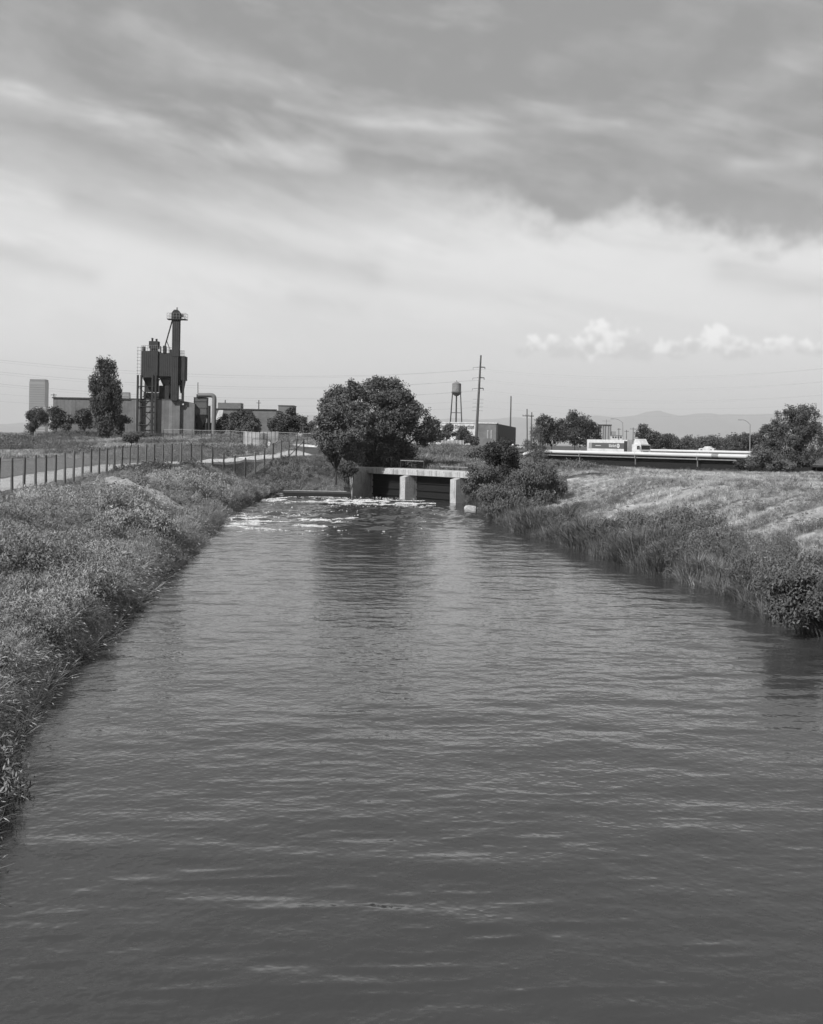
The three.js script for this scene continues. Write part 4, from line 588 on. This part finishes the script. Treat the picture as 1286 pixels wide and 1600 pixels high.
  for (const [px, z] of foots) { const [x, y1] = q(px, px > 250 ? 590 : 586); mesh('column', box(0.34, y1 + 0.3, 0.34, x, y1 / 2 - 0.15, z), M.steel, b); }
  { const br = [], cr = (pa, pb, ya, yb, z) => { const a = q(pa, ya), c = q(pb, yb), e = q(pb, ya), f = q(pa, yb); br.push(bar(V(a[0], a[1], z), V(c[0], c[1], z), 0.06, 4), bar(V(e[0], e[1], z), V(f[0], f[1], z), 0.06, 4)); }; cr(217, 240, 605, 626, 0.3); cr(217, 240, 637, 662, 0.3); for (const y of [604, 627, 636, 664]) { const a = q(216, y), c = q(244, y); br.push(bar(V(a[0], a[1], 0.3), V(c[0], c[1], 0.3), 0.09, 4)); } mesh('bracing', br, M.steel, b); for (const [px, z] of [[286, -0.4], [281, -2.8], [262, -3.0], [222, -3.0]]) { const [x, y1] = q(px, 594), y0 = q(px, 627)[1]; mesh('stub_column', box(0.3, y1 - y0, 0.3, x, (y0 + y1) / 2, z), M.steel, b); } }
  // dust collector with its duct
  const dc = thing('dust_collector', 'grey boxy dust collector with a bent duct right of the batch plant', 'dust collector', [X(312), gY, -d + 2]);
  const p2 = (px, py) => { const p = P(px, py, d - 2); return V(p.x - X(312), p.y - gY, 0); };
  const B2 = (pa, ya, pb, yb, z0, z1) => { const a = p2(pa, ya), c = p2(pb, yb); return box(c.x - a.x, a.y - c.y, z1 - z0, (a.x + c.x) / 2, (a.y + c.y) / 2, (z0 + z1) / 2); };
  const hs = mesh('housing', B2(303, 621, 322.5, 648, -2, 0), mat(0.14, 0.7, { map: rep(T_stain, 0.3) }), dc); for (const y of [620.7, 627, 637]) mesh('flange', B2(302.5, y, 323, y + 0.9, -2.05, 0.06), M.steel, hs);
  { const a = p2(312.5, 658), h = new THREE.CylinderGeometry(1.7, 0.5, 2.5, 4).rotateY(Math.PI / 4).translate(a.x, a.y, -1); mesh('hopper', h, M.steel, dc); }
  for (const px of [303.5, 322]) for (const z of [-1.9, -0.1]) { const a = p2(px, 648); mesh('leg', box(0.2, a.y + 0.2, 0.2, a.x, a.y / 2 - 0.1, z), M.steel, dc); }
  { const c = new THREE.CurvePath(), a = p2(309.5, 617.5), e1 = p2(330, 617.5), e2 = p2(335, 624), z = p2(333.5, 678); const cv = new THREE.CatmullRomCurve3([a, a.clone().lerp(e1, 0.5), e1, p2(333.8, 619.3), e2, e2.clone().lerp(z, 0.5), z], false, 'catmullrom', 0.2); mesh('duct', new THREE.TubeGeometry(cv, 60, 0.42, 12), mat(0.15, 0.6), dc, true); mesh('duct_drop', bar(p2(309.5, 616), p2(309.5, 621), 0.3, 10), M.steel, dc); mesh('stack', bar(p2(309.3, 597.5), p2(309.3, 617), 0.07, 6), M.steel, dc); mesh('blower', bar(p2(327, 634), p2(327, 676), 0.25, 10), M.black, dc); mesh('cabinet', B2(303, 660, 331, 678, -1.6, -1.4), M.black, dc); }
  // rear building
  const d2 = 300, X2 = px => (px - 643) / F * d2, r = thing('rear_building', 'dark flat-roofed building behind the dust collector and trees', 'building', [X2(384), 5.6, -d2]);
  const yy = (px, py) => P(px, py, d2).y - 5.6; mesh('wall', box(X2(431) - X2(333), yy(384, 640) + 1, 16, X2(382) - X2(384), yy(384, 640) / 2 - 0.5, -8), M.siding, r); mesh('roof_box', box(X2(372) - X2(336), 1.7, 5, X2(354) - X2(384), yy(384, 640) + 0.86, -6), M.siding, r); mesh('coping', box(X2(431) - X2(333) + 0.2, 0.2, 0.3, X2(382) - X2(384), yy(384, 640) + 0.1, 0.1), M.plinth, r); mesh('lean_to_roof', prism([[0, 0], [1.6, 0], [2.0, 2.4], [0.9, 2.4]], 0.1).translate(X2(336) - X2(384), yy(340, 656), 0.6), M.white, r); mesh('door', box(1.0, 2.2, 0.1, X2(409.5) - X2(384), 1.2, 0.1), M.white, r);
  for (const [px, py, l] of [[404.5, 625, 'pole rising behind the dark rear building roof'], [352, 625, 'short pole rising behind the roof box of the rear building']]) { const p = P(px, py, 330), u = thing('utility_pole', l, 'pole', [p.x, 5, -330]); mesh('shaft', cyl(0.2, 0.14, p.y - 5, 0, (p.y - 5) / 2, 0, 8), M.wood, u); mesh('crossarm', box(1.2, 0.12, 0.12, 0, p.y - 5.8, 0.18), M.wood, u); }
  const d3 = 420, e = thing('block_building', 'plain grey block building behind the dense round tree', 'building', [(446 - 643) / F * d3, 5, -d3]), hh = P(446, 634.5, d3).y - 5; mesh('wall', box(24 * d3 / F, hh + 1, 9, 0, hh / 2 - 0.5, -4.5), M.siding, e); mesh('coping', box(25 * d3 / F, 0.3, 9.3, 0, hh + 0.15, -4.5), M.plinth, e);
  const wb = thing('white_shed', 'small white gabled shed behind the small tree at the fence', 'shed', [(490 - 643) / F * 260, 5.8, -260]); mesh('wall', box(1.9, 4.2, 3, 0, 2.1, 0), M.white, wb); mesh('roof', prism([[-1.05, 0], [1.05, 0], [0.2, 0.7]], 3.2).translate(0, 4.2, -1.6), M.pale, wb);
}
// ------------------------------------------------------------------ city towers far off
function tower(label, pxa, pxb, py, d, m, extra) { const w = (pxb - pxa) / F * d, p = P((pxa + pxb) / 2, py, d), t = thing('office_tower', label, 'tower block', [p.x, 4.5, -d], 0.0, 'distant office towers'), h = p.y - 4.5; mesh('shaft', box(w, h * 0.955, w * 0.8, 0, h * 0.4775, 0), m, t); mesh('crown_block', box(w * 0.96, h * 0.045, w * 0.76, 0, h * 0.9775, 0), mat(0.12, 0.8), t);
  const n = Math.round(h / 9); mesh('window_bands', seq(n, i => box(w * 0.97, 3.4, 0.6, 0, 8 + i * (h * 0.9 / n), w * 0.4 + 0.1)), mat(0.12, 0.3), t).userData.kind = 'stuff'; if (extra) mesh('annex', box(...extra), mat(0.32, 0.8), t); return t; }
tower('tallest hazy office tower at the far left', 49, 73.5, 593, 4200, mat(0.2, 0.7), [9, 70, 20, 0, 35, 34]);
tower('lower pale office slab in front of the tall tower', 58, 73, 634, 3800, mat(0.3, 0.7)); tower('small hazy office block right of the poplar', 188, 203, 613, 4000, mat(0.2, 0.7)); tower('pale narrow office block beside the poplar crown', 183.5, 190.5, 608, 4300, mat(0.36, 0.7));
// ------------------------------------------------------------------ the painted warehouse, water tower, poles and lamps
{
  const d = 350, X = px => (px - 643) / F * d, gy = 5.0, turn = -0.16, cx = X(775), t = thing('painted_warehouse', 'white and grey flat-roofed warehouse with dark lettering', 'building', [cx, gy, -d], turn);
  const H = P(775, 662, d).y - gy, wall = (a, b, m, z = 0) => box(b - a, H + 0.8, 0.4, (a + b) / 2, H / 2 - 0.4, -0.2 + z);
  const L = cx - X(668), s = cx - X(745); mesh('white_wall', wall(-L, -s - 0.05), M.white, t); mesh('grey_wall', wall(-s, 0), M.siding, t);
  const sw = mesh('side_wall', box(0.4, H + 0.8, 70, 0.22, H / 2 - 0.4, -35.05), M.plant, t); mesh('rear_wall', box(L, H + 0.8, 0.4, -L / 2, H / 2 - 0.4, -70.3), M.siding, t); mesh('roof', box(L - 0.2, 0.2, 69.6, -L / 2 - 0.1, H - 0.5, -35.2), M.pale, t); mesh('coping', box(L + 0.3, 0.28, 0.6, -L / 2 + 0.1, H + 0.14, -0.12), M.white, t);
  for (const px of [762, 767.6]) { const x = X(px) - cx; const wn = mesh('window', box(0.36, 2.3, 0.12, x, H * 0.55, 0.07), M.white, t); mesh('pane', box(0.2, 2.1, 0.04, x, H * 0.55, 0.16), M.pale, wn); }
  const vents = [[694, 1], [724, -2], [740, -1], [770, 0], [781, -4]]; for (const [px, o] of vents) { const x = X(px) - cx; mesh('roof_unit', bevelBox(px === 694 || px === 781 ? 1.1 : 0.4, 0.55, 0.8, Math.min(x, -0.7), H + 0.1, -4 + o, 0.05), M.steel, t); }
  const lg = new TextGeometry('Imperial  Distribution', { font, size: 1.15, depth: 0.05, curveSegments: 3 }); lg.computeBoundingBox(); const wth = lg.boundingBox.max.x; lg.scale((X(740) - X(685)) / wth, 1, 1); const li = mesh('lettering', lg, M.black, t); li.position.set(X(685) - cx, H - 1.62, 0.02);
  // water tower
  const d2 = 800, p = P(713.5, 606, d2), k = d2 / F, w = thing('water_tower', 'elevated round water tank with a conical roof on four legs', 'water tower', [p.x, 4.5, -d2]), ty = p.y - 4.5, R = 7.1 * k;
  const th = 12.5 * k; mesh('tank', new THREE.CylinderGeometry(R, R, th, 28).translate(0, ty, 0), M.tower, w); mesh('tank_bottom', new THREE.SphereGeometry(R, 24, 10, 0, 6.2832, Math.PI / 2, Math.PI / 2).scale(1, 0.95, 1).translate(0, ty - th / 2, 0), mat(0.13, 0.8, { map: rep(T_stain, 0.1) }), w); mesh('roof', new THREE.ConeGeometry(R * 1.06, 4.2 * k, 28).translate(0, ty + th / 2 + 2.05 * k, 0), M.tower, w); mesh('finial', cyl(0.35, 0.1, 1.2, 0, ty + th / 2 + 4.6 * k, 0, 8), M.tower, w);
  mesh('balcony', [new THREE.TorusGeometry(R * 1.12, 0.12, 6, 28).rotateX(Math.PI / 2).translate(0, ty - th / 2 - 0.1, 0), new THREE.CylinderGeometry(R * 1.12, R * 1.12, 0.15, 28).translate(0, ty - th / 2 - 0.6, 0)], M.steel, w); mesh('riser', cyl(0.5, 0.5, ty - th / 2 - R * 0.8, 0, (ty - th / 2 - R * 0.8) / 2, 0, 10), M.steel, w);
  const lt = ty - th / 2 - 0.4, legs = [[-0.75, 0.65], [0.65, 0.75], [0.75, -0.65], [-0.65, -0.75]]; for (const [a, c] of legs) mesh('leg', bar(V(a * R * 2.2, 0, c * R * 2.2), V(a * R * 1.25, lt, c * R * 1.25), 0.32, 6, 0.28), M.steel, w);
  for (const f of [0.28, 0.62]) mesh('strut_ring', legs.map(([a, c], i) => { const [e, g] = legs[(i + 1) % 4], m = lerp(2.2, 1.25, f) * R; return bar(V(a * m, lt * f, c * m), V(e * m, lt * f, g * m), 0.12, 4); }), M.steel, w);
}
const wireAt = {};
{
  const d = 300, top = P(751.5, 555, d), base = V(P(743, 694, d).x, 4.6, -d);
  const build = (pos, label, group) => { const t = thing('transmission_pole', label, 'utility pole', [pos.x, pos.y, pos.z], 0, 'tall transmission poles'), h = top.y - base.y, lean = top.x - base.x, at = y => lean * y / h; mesh('shaft', bar(V(0, -0.5, 0), V(lean, h, 0), 0.42, 10, 0.2), mat(0.12, 0.8, { map: rep(T_stain, 0.3) }), t);
    [[573.5, 1.5], [590, 1.45], [606.5, 1.4]].forEach(([py, l]) => { const y = P(748, py, d).y - base.y; const a = mesh('arm', bar(V(at(y), y, 0), V(at(y) + l * 0.75, y - 0.06, 0.5), 0.15, 6, 0.1), M.steel, t); mesh('insulator', bar(V(at(y) + l * 0.75, y - 0.05, 0.5), V(at(y) + l * 0.75, y - 0.55, 0.5), 0.09, 6), M.steel, a); const a2 = mesh('arm', bar(V(at(y), y, 0), V(at(y) - l * 1.15, y - 0.1, -0.5), 0.08, 6, 0.05), M.pale, t); mesh('insulator', bar(V(at(y) - l * 1.15, y - 0.1, -0.5), V(at(y) - l * 1.15, y - 0.6, -0.5), 0.06, 6), M.pale, a2); });
    for (const py of [624, 630, 636, 642]) { const y = P(746, py, d).y - base.y; mesh('crossarm', bar(V(at(y) - 1.4, y, 0.3), V(at(y) + 1.3, y + 0.05, 0.3), 0.035, 4), M.pale, t); } return t; };
  build(base, 'tall steel transmission pole with short arms before the painted warehouse');
  const pl = V(-104, 3.8, -262), pr = V(100, 4.6, -222); build(pl, 'transmission pole beyond the left edge of the view'); build(pr, 'transmission pole beyond the right edge of the view');
  const names = ['upper', 'middle', 'lower']; let wi = 0;
  const span = (a, b, sag) => seq(25, i => { const t = i / 24, p = a.clone().lerp(b, t); p.y -= sag * 4 * t * (1 - t); return p; });
  const cable = (label, y, dx, dz, sag, rr) => { const h = y, a = pl.clone().add(V(dx, h, dz)), m = base.clone().add(V(dx + (top.x - base.x) * h / (top.y - base.y), h, dz)), b = pr.clone().add(V(dx, h, dz)); const g = []; for (const s of [span(a, m, sag), span(m, b, sag)]) for (let i = 1; i < s.length; i++) g.push(bar(s[i - 1], s[i], rr, 4)); tag(mesh('power_line', g, M.wire), label, 'power line', 'power lines on the transmission poles'); };
  [[573.5], [590], [606.5]].forEach(([py], i) => { const y = P(748, py, d).y - base.y; cable(`${names[i]} power line on the near arms of the tall pole`, y - 0.55, 1.1, 0.5, 3.2, 0.016); cable(`${names[i]} power line on the far arms of the tall pole`, y - 0.6, -1.65, -0.5, 3.6, 0.010); });
  [[626, 'higher'], [636, 'lower']].forEach(([py, n]) => cable(`${n} thin line on the small crossarms of the tall pole`, P(746, py, d).y - base.y, 1.2, 0.3, 2.4, 0.010));
  // wooden poles
  const pole = (label, px, py, base, dd, r, arms) => { const p = P(px, py, dd), q = P(base, 690, dd), y0 = ground(q.x, dd), t = thing('wooden_pole', label, 'utility pole', [q.x, y0, -dd], 0, 'wooden utility poles'), h = p.y - y0; mesh('shaft', bar(V(0, -0.4, 0), V(p.x - q.x, h, 0), r, 8, r * 0.65), M.wood, t); for (const [dy, w] of arms) { mesh('crossarm', box(w, 0.16, 0.14, (p.x - q.x) * 0.9, h - dy, r + 0.05), M.wood, t); for (let i = 0; i < 4; i++) mesh('insulator', cyl(0.06, 0.05, 0.25, (p.x - q.x) * 0.9 - w * 0.45 + i * w * 0.3, h - dy + 0.2, r + 0.05, 6), M.pale, t); } };
  pole('plain bare pole behind the painted warehouse side', 798.5, 619, 797, 400, 0.3, []); pole('left of the twin wooden poles with a crossarm', 823.5, 639, 825, 262, 0.17, [[1.5, 2.0]]); pole('right of the twin wooden poles without lamp', 831, 644, 829, 268, 0.17, [[0.9, 0.9]]);
  pole('far pole with a wide crossarm behind the truck cab', 989.5, 668, 989, 480, 0.2, [[0.6, 2.6]]); pole('far pole left of the truck cab beside the street lamp', 967, 669, 967, 520, 0.2, [[0.5, 1.6]]); pole('far pole above the grain elevator roof line', 979, 672, 979, 560, 0.2, [[0.6, 2.0]]);
  const lamp = (label, px, py, bx, by, dd, hx) => { const p = P(px, py, dd), q = P(bx, by, dd), t = thing('street_lamp', label, 'street lamp', [q.x, q.y, -dd], 0, 'curved-arm street lamps'), h = p.y - q.y, hd = P(hx, py - 4.6, dd).x - q.x, k = p.x - q.x; mesh('shaft', bar(V(0, -2.5, 0), V(k, h, 0), 0.12, 8, 0.08), M.pale, t); const c = new THREE.QuadraticBezierCurve3(V(k, h - 0.1, 0), V(lerp(k, hd, 0.45), h + 0.95, 0), V(hd, h + 0.85, 0)); mesh('arm', new THREE.TubeGeometry(c, 10, 0.05, 6), M.pale, t, true); mesh('lamp_head', bevelBox(0.7, 0.14, 0.26, hd - 0.25, h + 0.83, 0, 0.04), M.pale, t); };
  lamp('curved street lamp rising behind the trailer front', 973, 660, 974, 700, 300, 958); lamp('curved street lamp beside the large right edge tree', 1172, 663, 1172, 705, 235, 1158);
}
// grain elevator and low white sheds far beyond the trailer
{
  const d = 900, k = d / F, p = P(946, 665, d), t = thing('grain_elevator', 'pale fluted grain elevator silos rising beyond the trailer', 'silo', [p.x, 4.6, -d]), h = p.y - 4.6; for (let i = 0; i < 5; i++) mesh('silo', cyl(1.05, 1.05, h, (i - 2) * 1.85 - 0.4, h / 2, 0, 14), mat(i % 2 ? 0.3 : 0.22, 0.9), t); mesh('gallery', box(10, 0.8, 2.4, -0.4, h + 0.4, 0), M.steel, t); mesh('mast', cyl(0.14, 0.1, 4, 0.6, h + 2.6, 0, 6), M.steel, t); mesh('mast_arm', box(6, 0.15, 0.15, 0.6, h + 3.4, 0), M.steel, t); mesh('annex', box(3.2, h * 0.75, 3, 6.2, h * 0.375, -1), mat(0.26, 0.9), t);
  const d2 = 600, s = thing('white_shed', 'low white shed with dark windows beyond the trailer front', 'shed', [P(963, 690, d2).x, 4.6, -d2]), hh = P(963, 681, d2).y - 4.6; mesh('wall', box(5.4, hh, 4, 0, hh / 2, 0), M.white, s); mesh('roof', box(5.8, 0.25, 4.4, 0, hh + 0.13, 0), M.pale, s); for (let i = 0; i < 4; i++) { const w = mesh('window', box(0.8, 0.75, 0.1, -1.9 + i * 1.25, hh - 0.75, 2.04), M.black, s); }
}
// ------------------------------------------------------------------ road bridge, white pipes and the truck
{
  const A = P(823, 704, 258), Bv = P(1172, 714.5, 203), dir = V(Bv.x - A.x, 0, Bv.z - A.z), len = dir.length(); dir.normalize();
  const turn = Math.atan2(-dir.z, dir.x), pipeY = (A.y + Bv.y) / 2;                        // local x runs along the bridge towards the viewer's right, local z to the canal side
  const b = thing('road_bridge', 'dark road bridge carrying the truck over the creek', 'bridge', [A.x, pipeY - 1.34, A.z], turn), L = len + 26;
  mesh('deck', box(L, 0.3, 12.2, L / 2 - 14, 0.05, -7.5), mat(0.12, 0.95, { map: rep(T_grain, 0.4) }), b); mesh('edge_beam', box(L, 0.2, 0.3, L / 2 - 14, 0.66, -0.62), M.pale, b); mesh('shade_fascia', box(L, 2.9, 0.12, L / 2 - 14, -0.9, -1.3), M.shade_girder, b); mesh('shade_parapet', box(L, 0.55, 0.16, L / 2 - 14, 0.84, -1.02), M.shade_girder, b);  // fascia and parapet are added near-black sheets standing for shade below the pipe
  for (const z of [-2.4, -6, -9.5, -12.5]) mesh('shade_girder', [box(L, 1.5, 0.14, L / 2 - 14, -0.86, z), box(L, 0.06, 0.4, L / 2 - 14, -1.64, z)], M.shade_girder, b);
  for (let i = 0; i < 15; i++) { const x = 4 + i * 4.1; for (const z of [-2.4, -7.5, -12.5]) mesh('pile', box(0.36, 4.6, 0.36, x, -3.98, z), M.shade_girder, b); mesh('pile_cap', box(0.5, 0.4, 11.4, x, -1.88, -7.4), M.shade_girder, b); }
  for (let i = 0; i < 40; i++) mesh('stake', box(0.18, 2.2 + (i % 3) * 0.3, 0.1, 26 + i * 0.92, -2.8, -1.75), M.shade_girder, b);
  mesh('shade_bulkhead', box(len + 10, 2.0, 0.2, len / 2, -3.2, -2.15), M.shade_girder, b);  // added wall whose black carries the underbridge shade down to the ground
  const pipe = (label, x0, x1, y, z, R, joints) => { const t = thing('pipeline', label, 'pipe', [A.x, pipeY, A.z], turn, 'white pipes along the bridge'); let a = x0; for (const e of [...joints, x1]) { mesh('pipe_section', new THREE.CylinderGeometry(R, R, e - a - 0.03, 20).rotateZ(Math.PI / 2).translate((a + e) / 2, y, z), M.white, t, true); if (e !== x1) { mesh('flange', new THREE.CylinderGeometry(R * 1.16, R * 1.16, 0.2, 20).rotateZ(Math.PI / 2).translate(e, y, z), M.white, t, true); mesh('support', [box(0.2, 0.5, 0.9, e, y - R - 0.24, z - 0.2), box(0.12, 1.7, 0.12, e, y - R - 0.8, z)], M.pale, t); } a = e; } return t; };
  const xAt = (px, d0) => { let lo = -5, hi = len + 12; for (let i = 0; i < 40; i++) { const m = (lo + hi) / 2, wx = A.x + dir.x * m, wd = -(A.z + dir.z * m), p = 643 + F * wx / wd; p < px ? lo = m : hi = m; } return lo; };
  const j1 = xAt(904), j2 = xAt(991), j3 = xAt(1088);
  const np = pipe('long thick white pipe along the near side of the bridge', 1.5, len + 4, 0, -0.35, 0.36, [j1, j2, j3]); mesh('pipe_elbow', bar(V(1.6, 0, -0.35), V(-1.4, -0.75, -0.35), 0.36, 16), M.white, np); mesh('patch', new THREE.CylinderGeometry(0.375, 0.375, 1.6, 20).rotateZ(Math.PI / 2).translate(j3 + 4.5, 0, -0.35), mat(0.35, 0.8, { map: rep(T_stain, 0.8) }), np, true);
  pipe('thinner white pipe along the far side of the bridge', 15, len - 12, 0.62, -13.8, 0.27, [28, 40]);
  // truck: local x forward
  const tr = thing('semi_truck', 'white semi truck pulling a white trailer with a dark stripe', 'truck', [A.x, pipeY - 1.12, A.z], turn), x0 = xAt(917) - 3.7, TL_ = 12.4, z0 = -4.2;
  const T = mesh('trailer_box', box(TL_, 2.62, 2.5, x0 + TL_ / 2, 2.44, z0), M.white, tr); const zs = z0 + 1.25;
  mesh('stripe', box(TL_ - 2.0, 1.12, 0.03, x0 + TL_ / 2 + 0.6, 2.55, zs + 0.015), mat(0.09, 0.6), T); mesh('stripe_end', box(1.0, 1.12, 0.026, x0 + 1.1, 2.55, zs + 0.013), mat(0.26, 0.6), T); mesh('front_panel', box(0.9, 2.2, 0.05, x0 + TL_ - 0.46, 2.4, zs + 0.025), mat(0.03, 0.5), T);
  const lg = new TextGeometry('Market', { font, size: 0.62, depth: 0.02, curveSegments: 3 }); lg.computeBoundingBox(); lg.scale(2.3 / lg.boundingBox.max.x, 1, 1); const lt = mesh('lettering', lg, M.white, T); lt.position.set(x0 + 6.9, 2.28, zs + 0.03); mesh('small_lettering', box(1.7, 0.11, 0.02, x0 + 3.6, 2.55, zs + 0.04), M.white, T);
  mesh('emblem', [new THREE.RingGeometry(0.17, 0.43, 24).translate(x0 + 9.75, 2.55, zs + 0.045)], M.white, T); mesh('emblem_dot', [new THREE.CircleGeometry(0.1, 12).translate(x0 + 9.75, 2.5, zs + 0.05)], M.white, T);
  mesh('chassis', box(TL_ + 3, 0.2, 1.2, x0 + TL_ / 2 + 1.5, 1.0, z0), M.black, tr); for (const x of [0.35, TL_ - 0.4]) mesh('corner_post', box(0.1, 2.6, 0.04, x0 + x - 0.3, 2.44, zs + 0.02), M.pale, T);
  const cx = x0 + TL_ + 1.3; const cab = mesh('cab', [prism([[0, 0.7], [2.55, 0.7], [2.62, 1.5], [2.5, 2.9], [0, 2.9]], 2.36).translate(cx, 0, z0 - 1.18)], M.white, tr);
  mesh('roof_fairing', prism([[0.1, 2.92], [2.3, 2.92], [1.5, 3.95], [0.5, 3.95]], 1.9).translate(cx, 0, z0 - 0.95), M.white, cab); mesh('windscreen', box(0.05, 0.85, 2.1, cx + 2.56, 2.3, z0).rotateZ(0), M.glass, cab); mesh('side_window', box(0.7, 0.7, 0.05, cx + 1.85, 2.3, z0 + 1.2), M.glass, cab); mesh('grille', box(0.06, 0.8, 1.3, cx + 2.62, 1.2, z0), M.black, cab); mesh('bumper', bevelBox(0.3, 0.35, 2.4, cx + 2.6, 0.6, z0, 0.04), M.pale, cab); mesh('mirror', box(0.12, 0.55, 0.25, cx + 2.4, 2.2, z0 + 1.4), M.pale, cab); for (const s of [-0.9, 0.9]) mesh('headlight', box(0.06, 0.22, 0.4, cx + 2.64, 0.95, z0 + s), M.pale, cab); mesh('exhaust_stack', cyl(0.09, 0.09, 2.6, cx - 0.25, 2.4, z0 + 0.95, 8), M.pale, cab);
  for (const x of [x0 + 0.9, x0 + 2.2, cx - 1.6, cx - 0.4, cx + 1.9]) for (const s of [-1.0, 1.0]) { const w = mesh('wheel', new THREE.CylinderGeometry(0.5, 0.5, 0.32, 18).rotateX(Math.PI / 2).translate(x, 0.51, z0 + s), M.black, tr); mesh('rim', new THREE.CylinderGeometry(0.26, 0.26, 0.34, 14).rotateX(Math.PI / 2).translate(x, 0.51, z0 + s), M.pale, w); }
  // cars
  const car = (label, px, py, dd, ry) => { const p = P(px, py, dd), t = thing('car', label, 'car', [p.x, p.y, p.z], ry, 'white cars'); const bd = mesh('body', [prism([[-2.1, 0.3], [2.1, 0.3], [2.15, 0.75], [1.3, 0.9], [-2.0, 0.95], [-2.15, 0.7]], 1.7).translate(0, 0, -0.85), prism([[-1.4, 0.9], [1.0, 0.88], [0.4, 1.4], [-1.0, 1.42]], 1.5).translate(0, 0, -0.75)], M.white, t); mesh('side_window', prism([[-1.15, 0.98], [0.75, 0.98], [0.3, 1.33], [-0.9, 1.35]], 0.03).translate(0, 0, 0.74), M.glass, bd); for (const x of [-1.3, 1.35]) for (const z of [-0.75, 0.75]) { const w = mesh('wheel', new THREE.CylinderGeometry(0.32, 0.32, 0.22, 14).rotateX(Math.PI / 2).translate(x, 0.32, z), M.black, t); mesh('rim', new THREE.CylinderGeometry(0.17, 0.17, 0.235, 10).rotateX(Math.PI / 2).translate(x, 0.32, z), M.pale, w); } };
  car('white car parked beside the painted warehouse', 807, 702, 330, 0.2); car('white car on the road beyond the far pipe', 1105, 705.5, 330, 2.6);
}
// ------------------------------------------------------------------ the person on the path
{
  const d = 166, p = P(421, 704, d), y = ground(p.x, d) + 0.06, t = thing('person', 'person in white shirt and trousers walking by the board fence', 'person', [p.x, y, -d], 0.6);
  const J = { head: [0.02, 1.5, 0.02], neck: [0, 1.36, 0], chest: [0, 1.2, 0], belly: [0, 0.98, 0], hipL: [-0.09, 0.86, 0], hipR: [0.09, 0.86, 0], kneeL: [-0.1, 0.47, 0.08], kneeR: [0.1, 0.47, -0.03], ankL: [-0.1, 0.08, 0.12], ankR: [0.1, 0.08, -0.18], toeL: [-0.1, 0.04, 0.26], toeR: [0.1, 0.04, -0.04], shL: [-0.17, 1.3, 0], shR: [0.17, 1.3, 0], elL: [-0.23, 1.04, -0.06], elR: [0.23, 1.04, 0.06], wrL: [-0.22, 0.84, 0.06], wrR: [0.22, 0.86, 0.18], haL: [-0.22, 0.76, 0.1], haR: [0.22, 0.79, 0.24] };
  const bones = { torso: [['neck', 'chest', .07, .13], ['chest', 'belly', .14, .12], ['belly', 'hipL', .11, .1], ['belly', 'hipR', .11, .1], ['shL', 'shR', .07, .07], ['shL', 'elL', .055, .045], ['shR', 'elR', .055, .045]], legs: [['belly', 'hipL', .11, .1], ['belly', 'hipR', .11, .1], ['hipL', 'kneeL', .09, .065], ['hipR', 'kneeR', .09, .065], ['kneeL', 'ankL', .06, .042], ['kneeR', 'ankR', .06, .042]], rest: [['neck', 'head', .05, .1], ['elL', 'wrL', .042, .03], ['elR', 'wrR', .042, .03], ['wrL', 'haL', .03, .04], ['wrR', 'haR', .03, .04], ['ankL', 'toeL', .045, .035], ['ankR', 'toeR', .045, .035], ['head', 'head', .105, .105]] };
  const field = (list, grow, cut) => { const R = 56, mc = new MarchingCubes(R, M.white, false, false, 60000); mc.isolation = 0; const S = 0.95; for (let k = 0; k < R; k++) for (let j = 0; j < R; j++) for (let i = 0; i < R; i++) { const x = (i / R * 2 - 1) * S, yy = (j / R * 2 - 1) * S + 0.85, z = (k / R * 2 - 1) * S; let m = 9; for (const [a, b, ra, rb] of list) { const A = J[a], B = J[b], ex = B[0] - A[0], ey = B[1] - A[1], ez = B[2] - A[2], q = ex * ex + ey * ey + ez * ez, h = q ? clamp(((x - A[0]) * ex + (yy - A[1]) * ey + (z - A[2]) * ez) / q, 0, 1) : 0; const dd = Math.hypot(x - A[0] - ex * h, yy - A[1] - ey * h, z - A[2] - ez * h) - lerp(ra, rb, h) - grow; const kk = 0.05, hh = clamp(0.5 + 0.5 * (m - dd) / kk, 0, 1); m = lerp(m, dd, hh) - kk * hh * (1 - hh); } if (cut && cut(x, yy, z)) m = Math.max(m, 0.03); mc.field[i + j * R + k * R * R] = -m; } mc.update(); const g = new THREE.BufferGeometry(), n = mc.count; g.setAttribute('position', new THREE.BufferAttribute(mc.positionArray.slice(0, n * 3), 3)); g.scale(S, S, S).translate(0, 0.85, 0); g.computeVertexNormals(); return g; };
  mesh('body', field([...bones.torso, ...bones.legs, ...bones.rest], 0), mat(0.28, 0.7), t, true); mesh('shirt', field(bones.torso, 0.014, (x, yy) => yy > 1.37), M.white, t, true); mesh('trousers', field(bones.legs, 0.016, (x, yy) => yy > 0.98), M.white, t, true); mesh('hair', field([['head', 'head', .112, .112]], 0.006, (x, yy, z) => yy < 1.5 && z > -0.02), M.black, t, true);
}
scene.traverse(o => { if (o.isMesh) { o.castShadow = o.receiveShadow = true; } });
renderer.render(scene, camera);
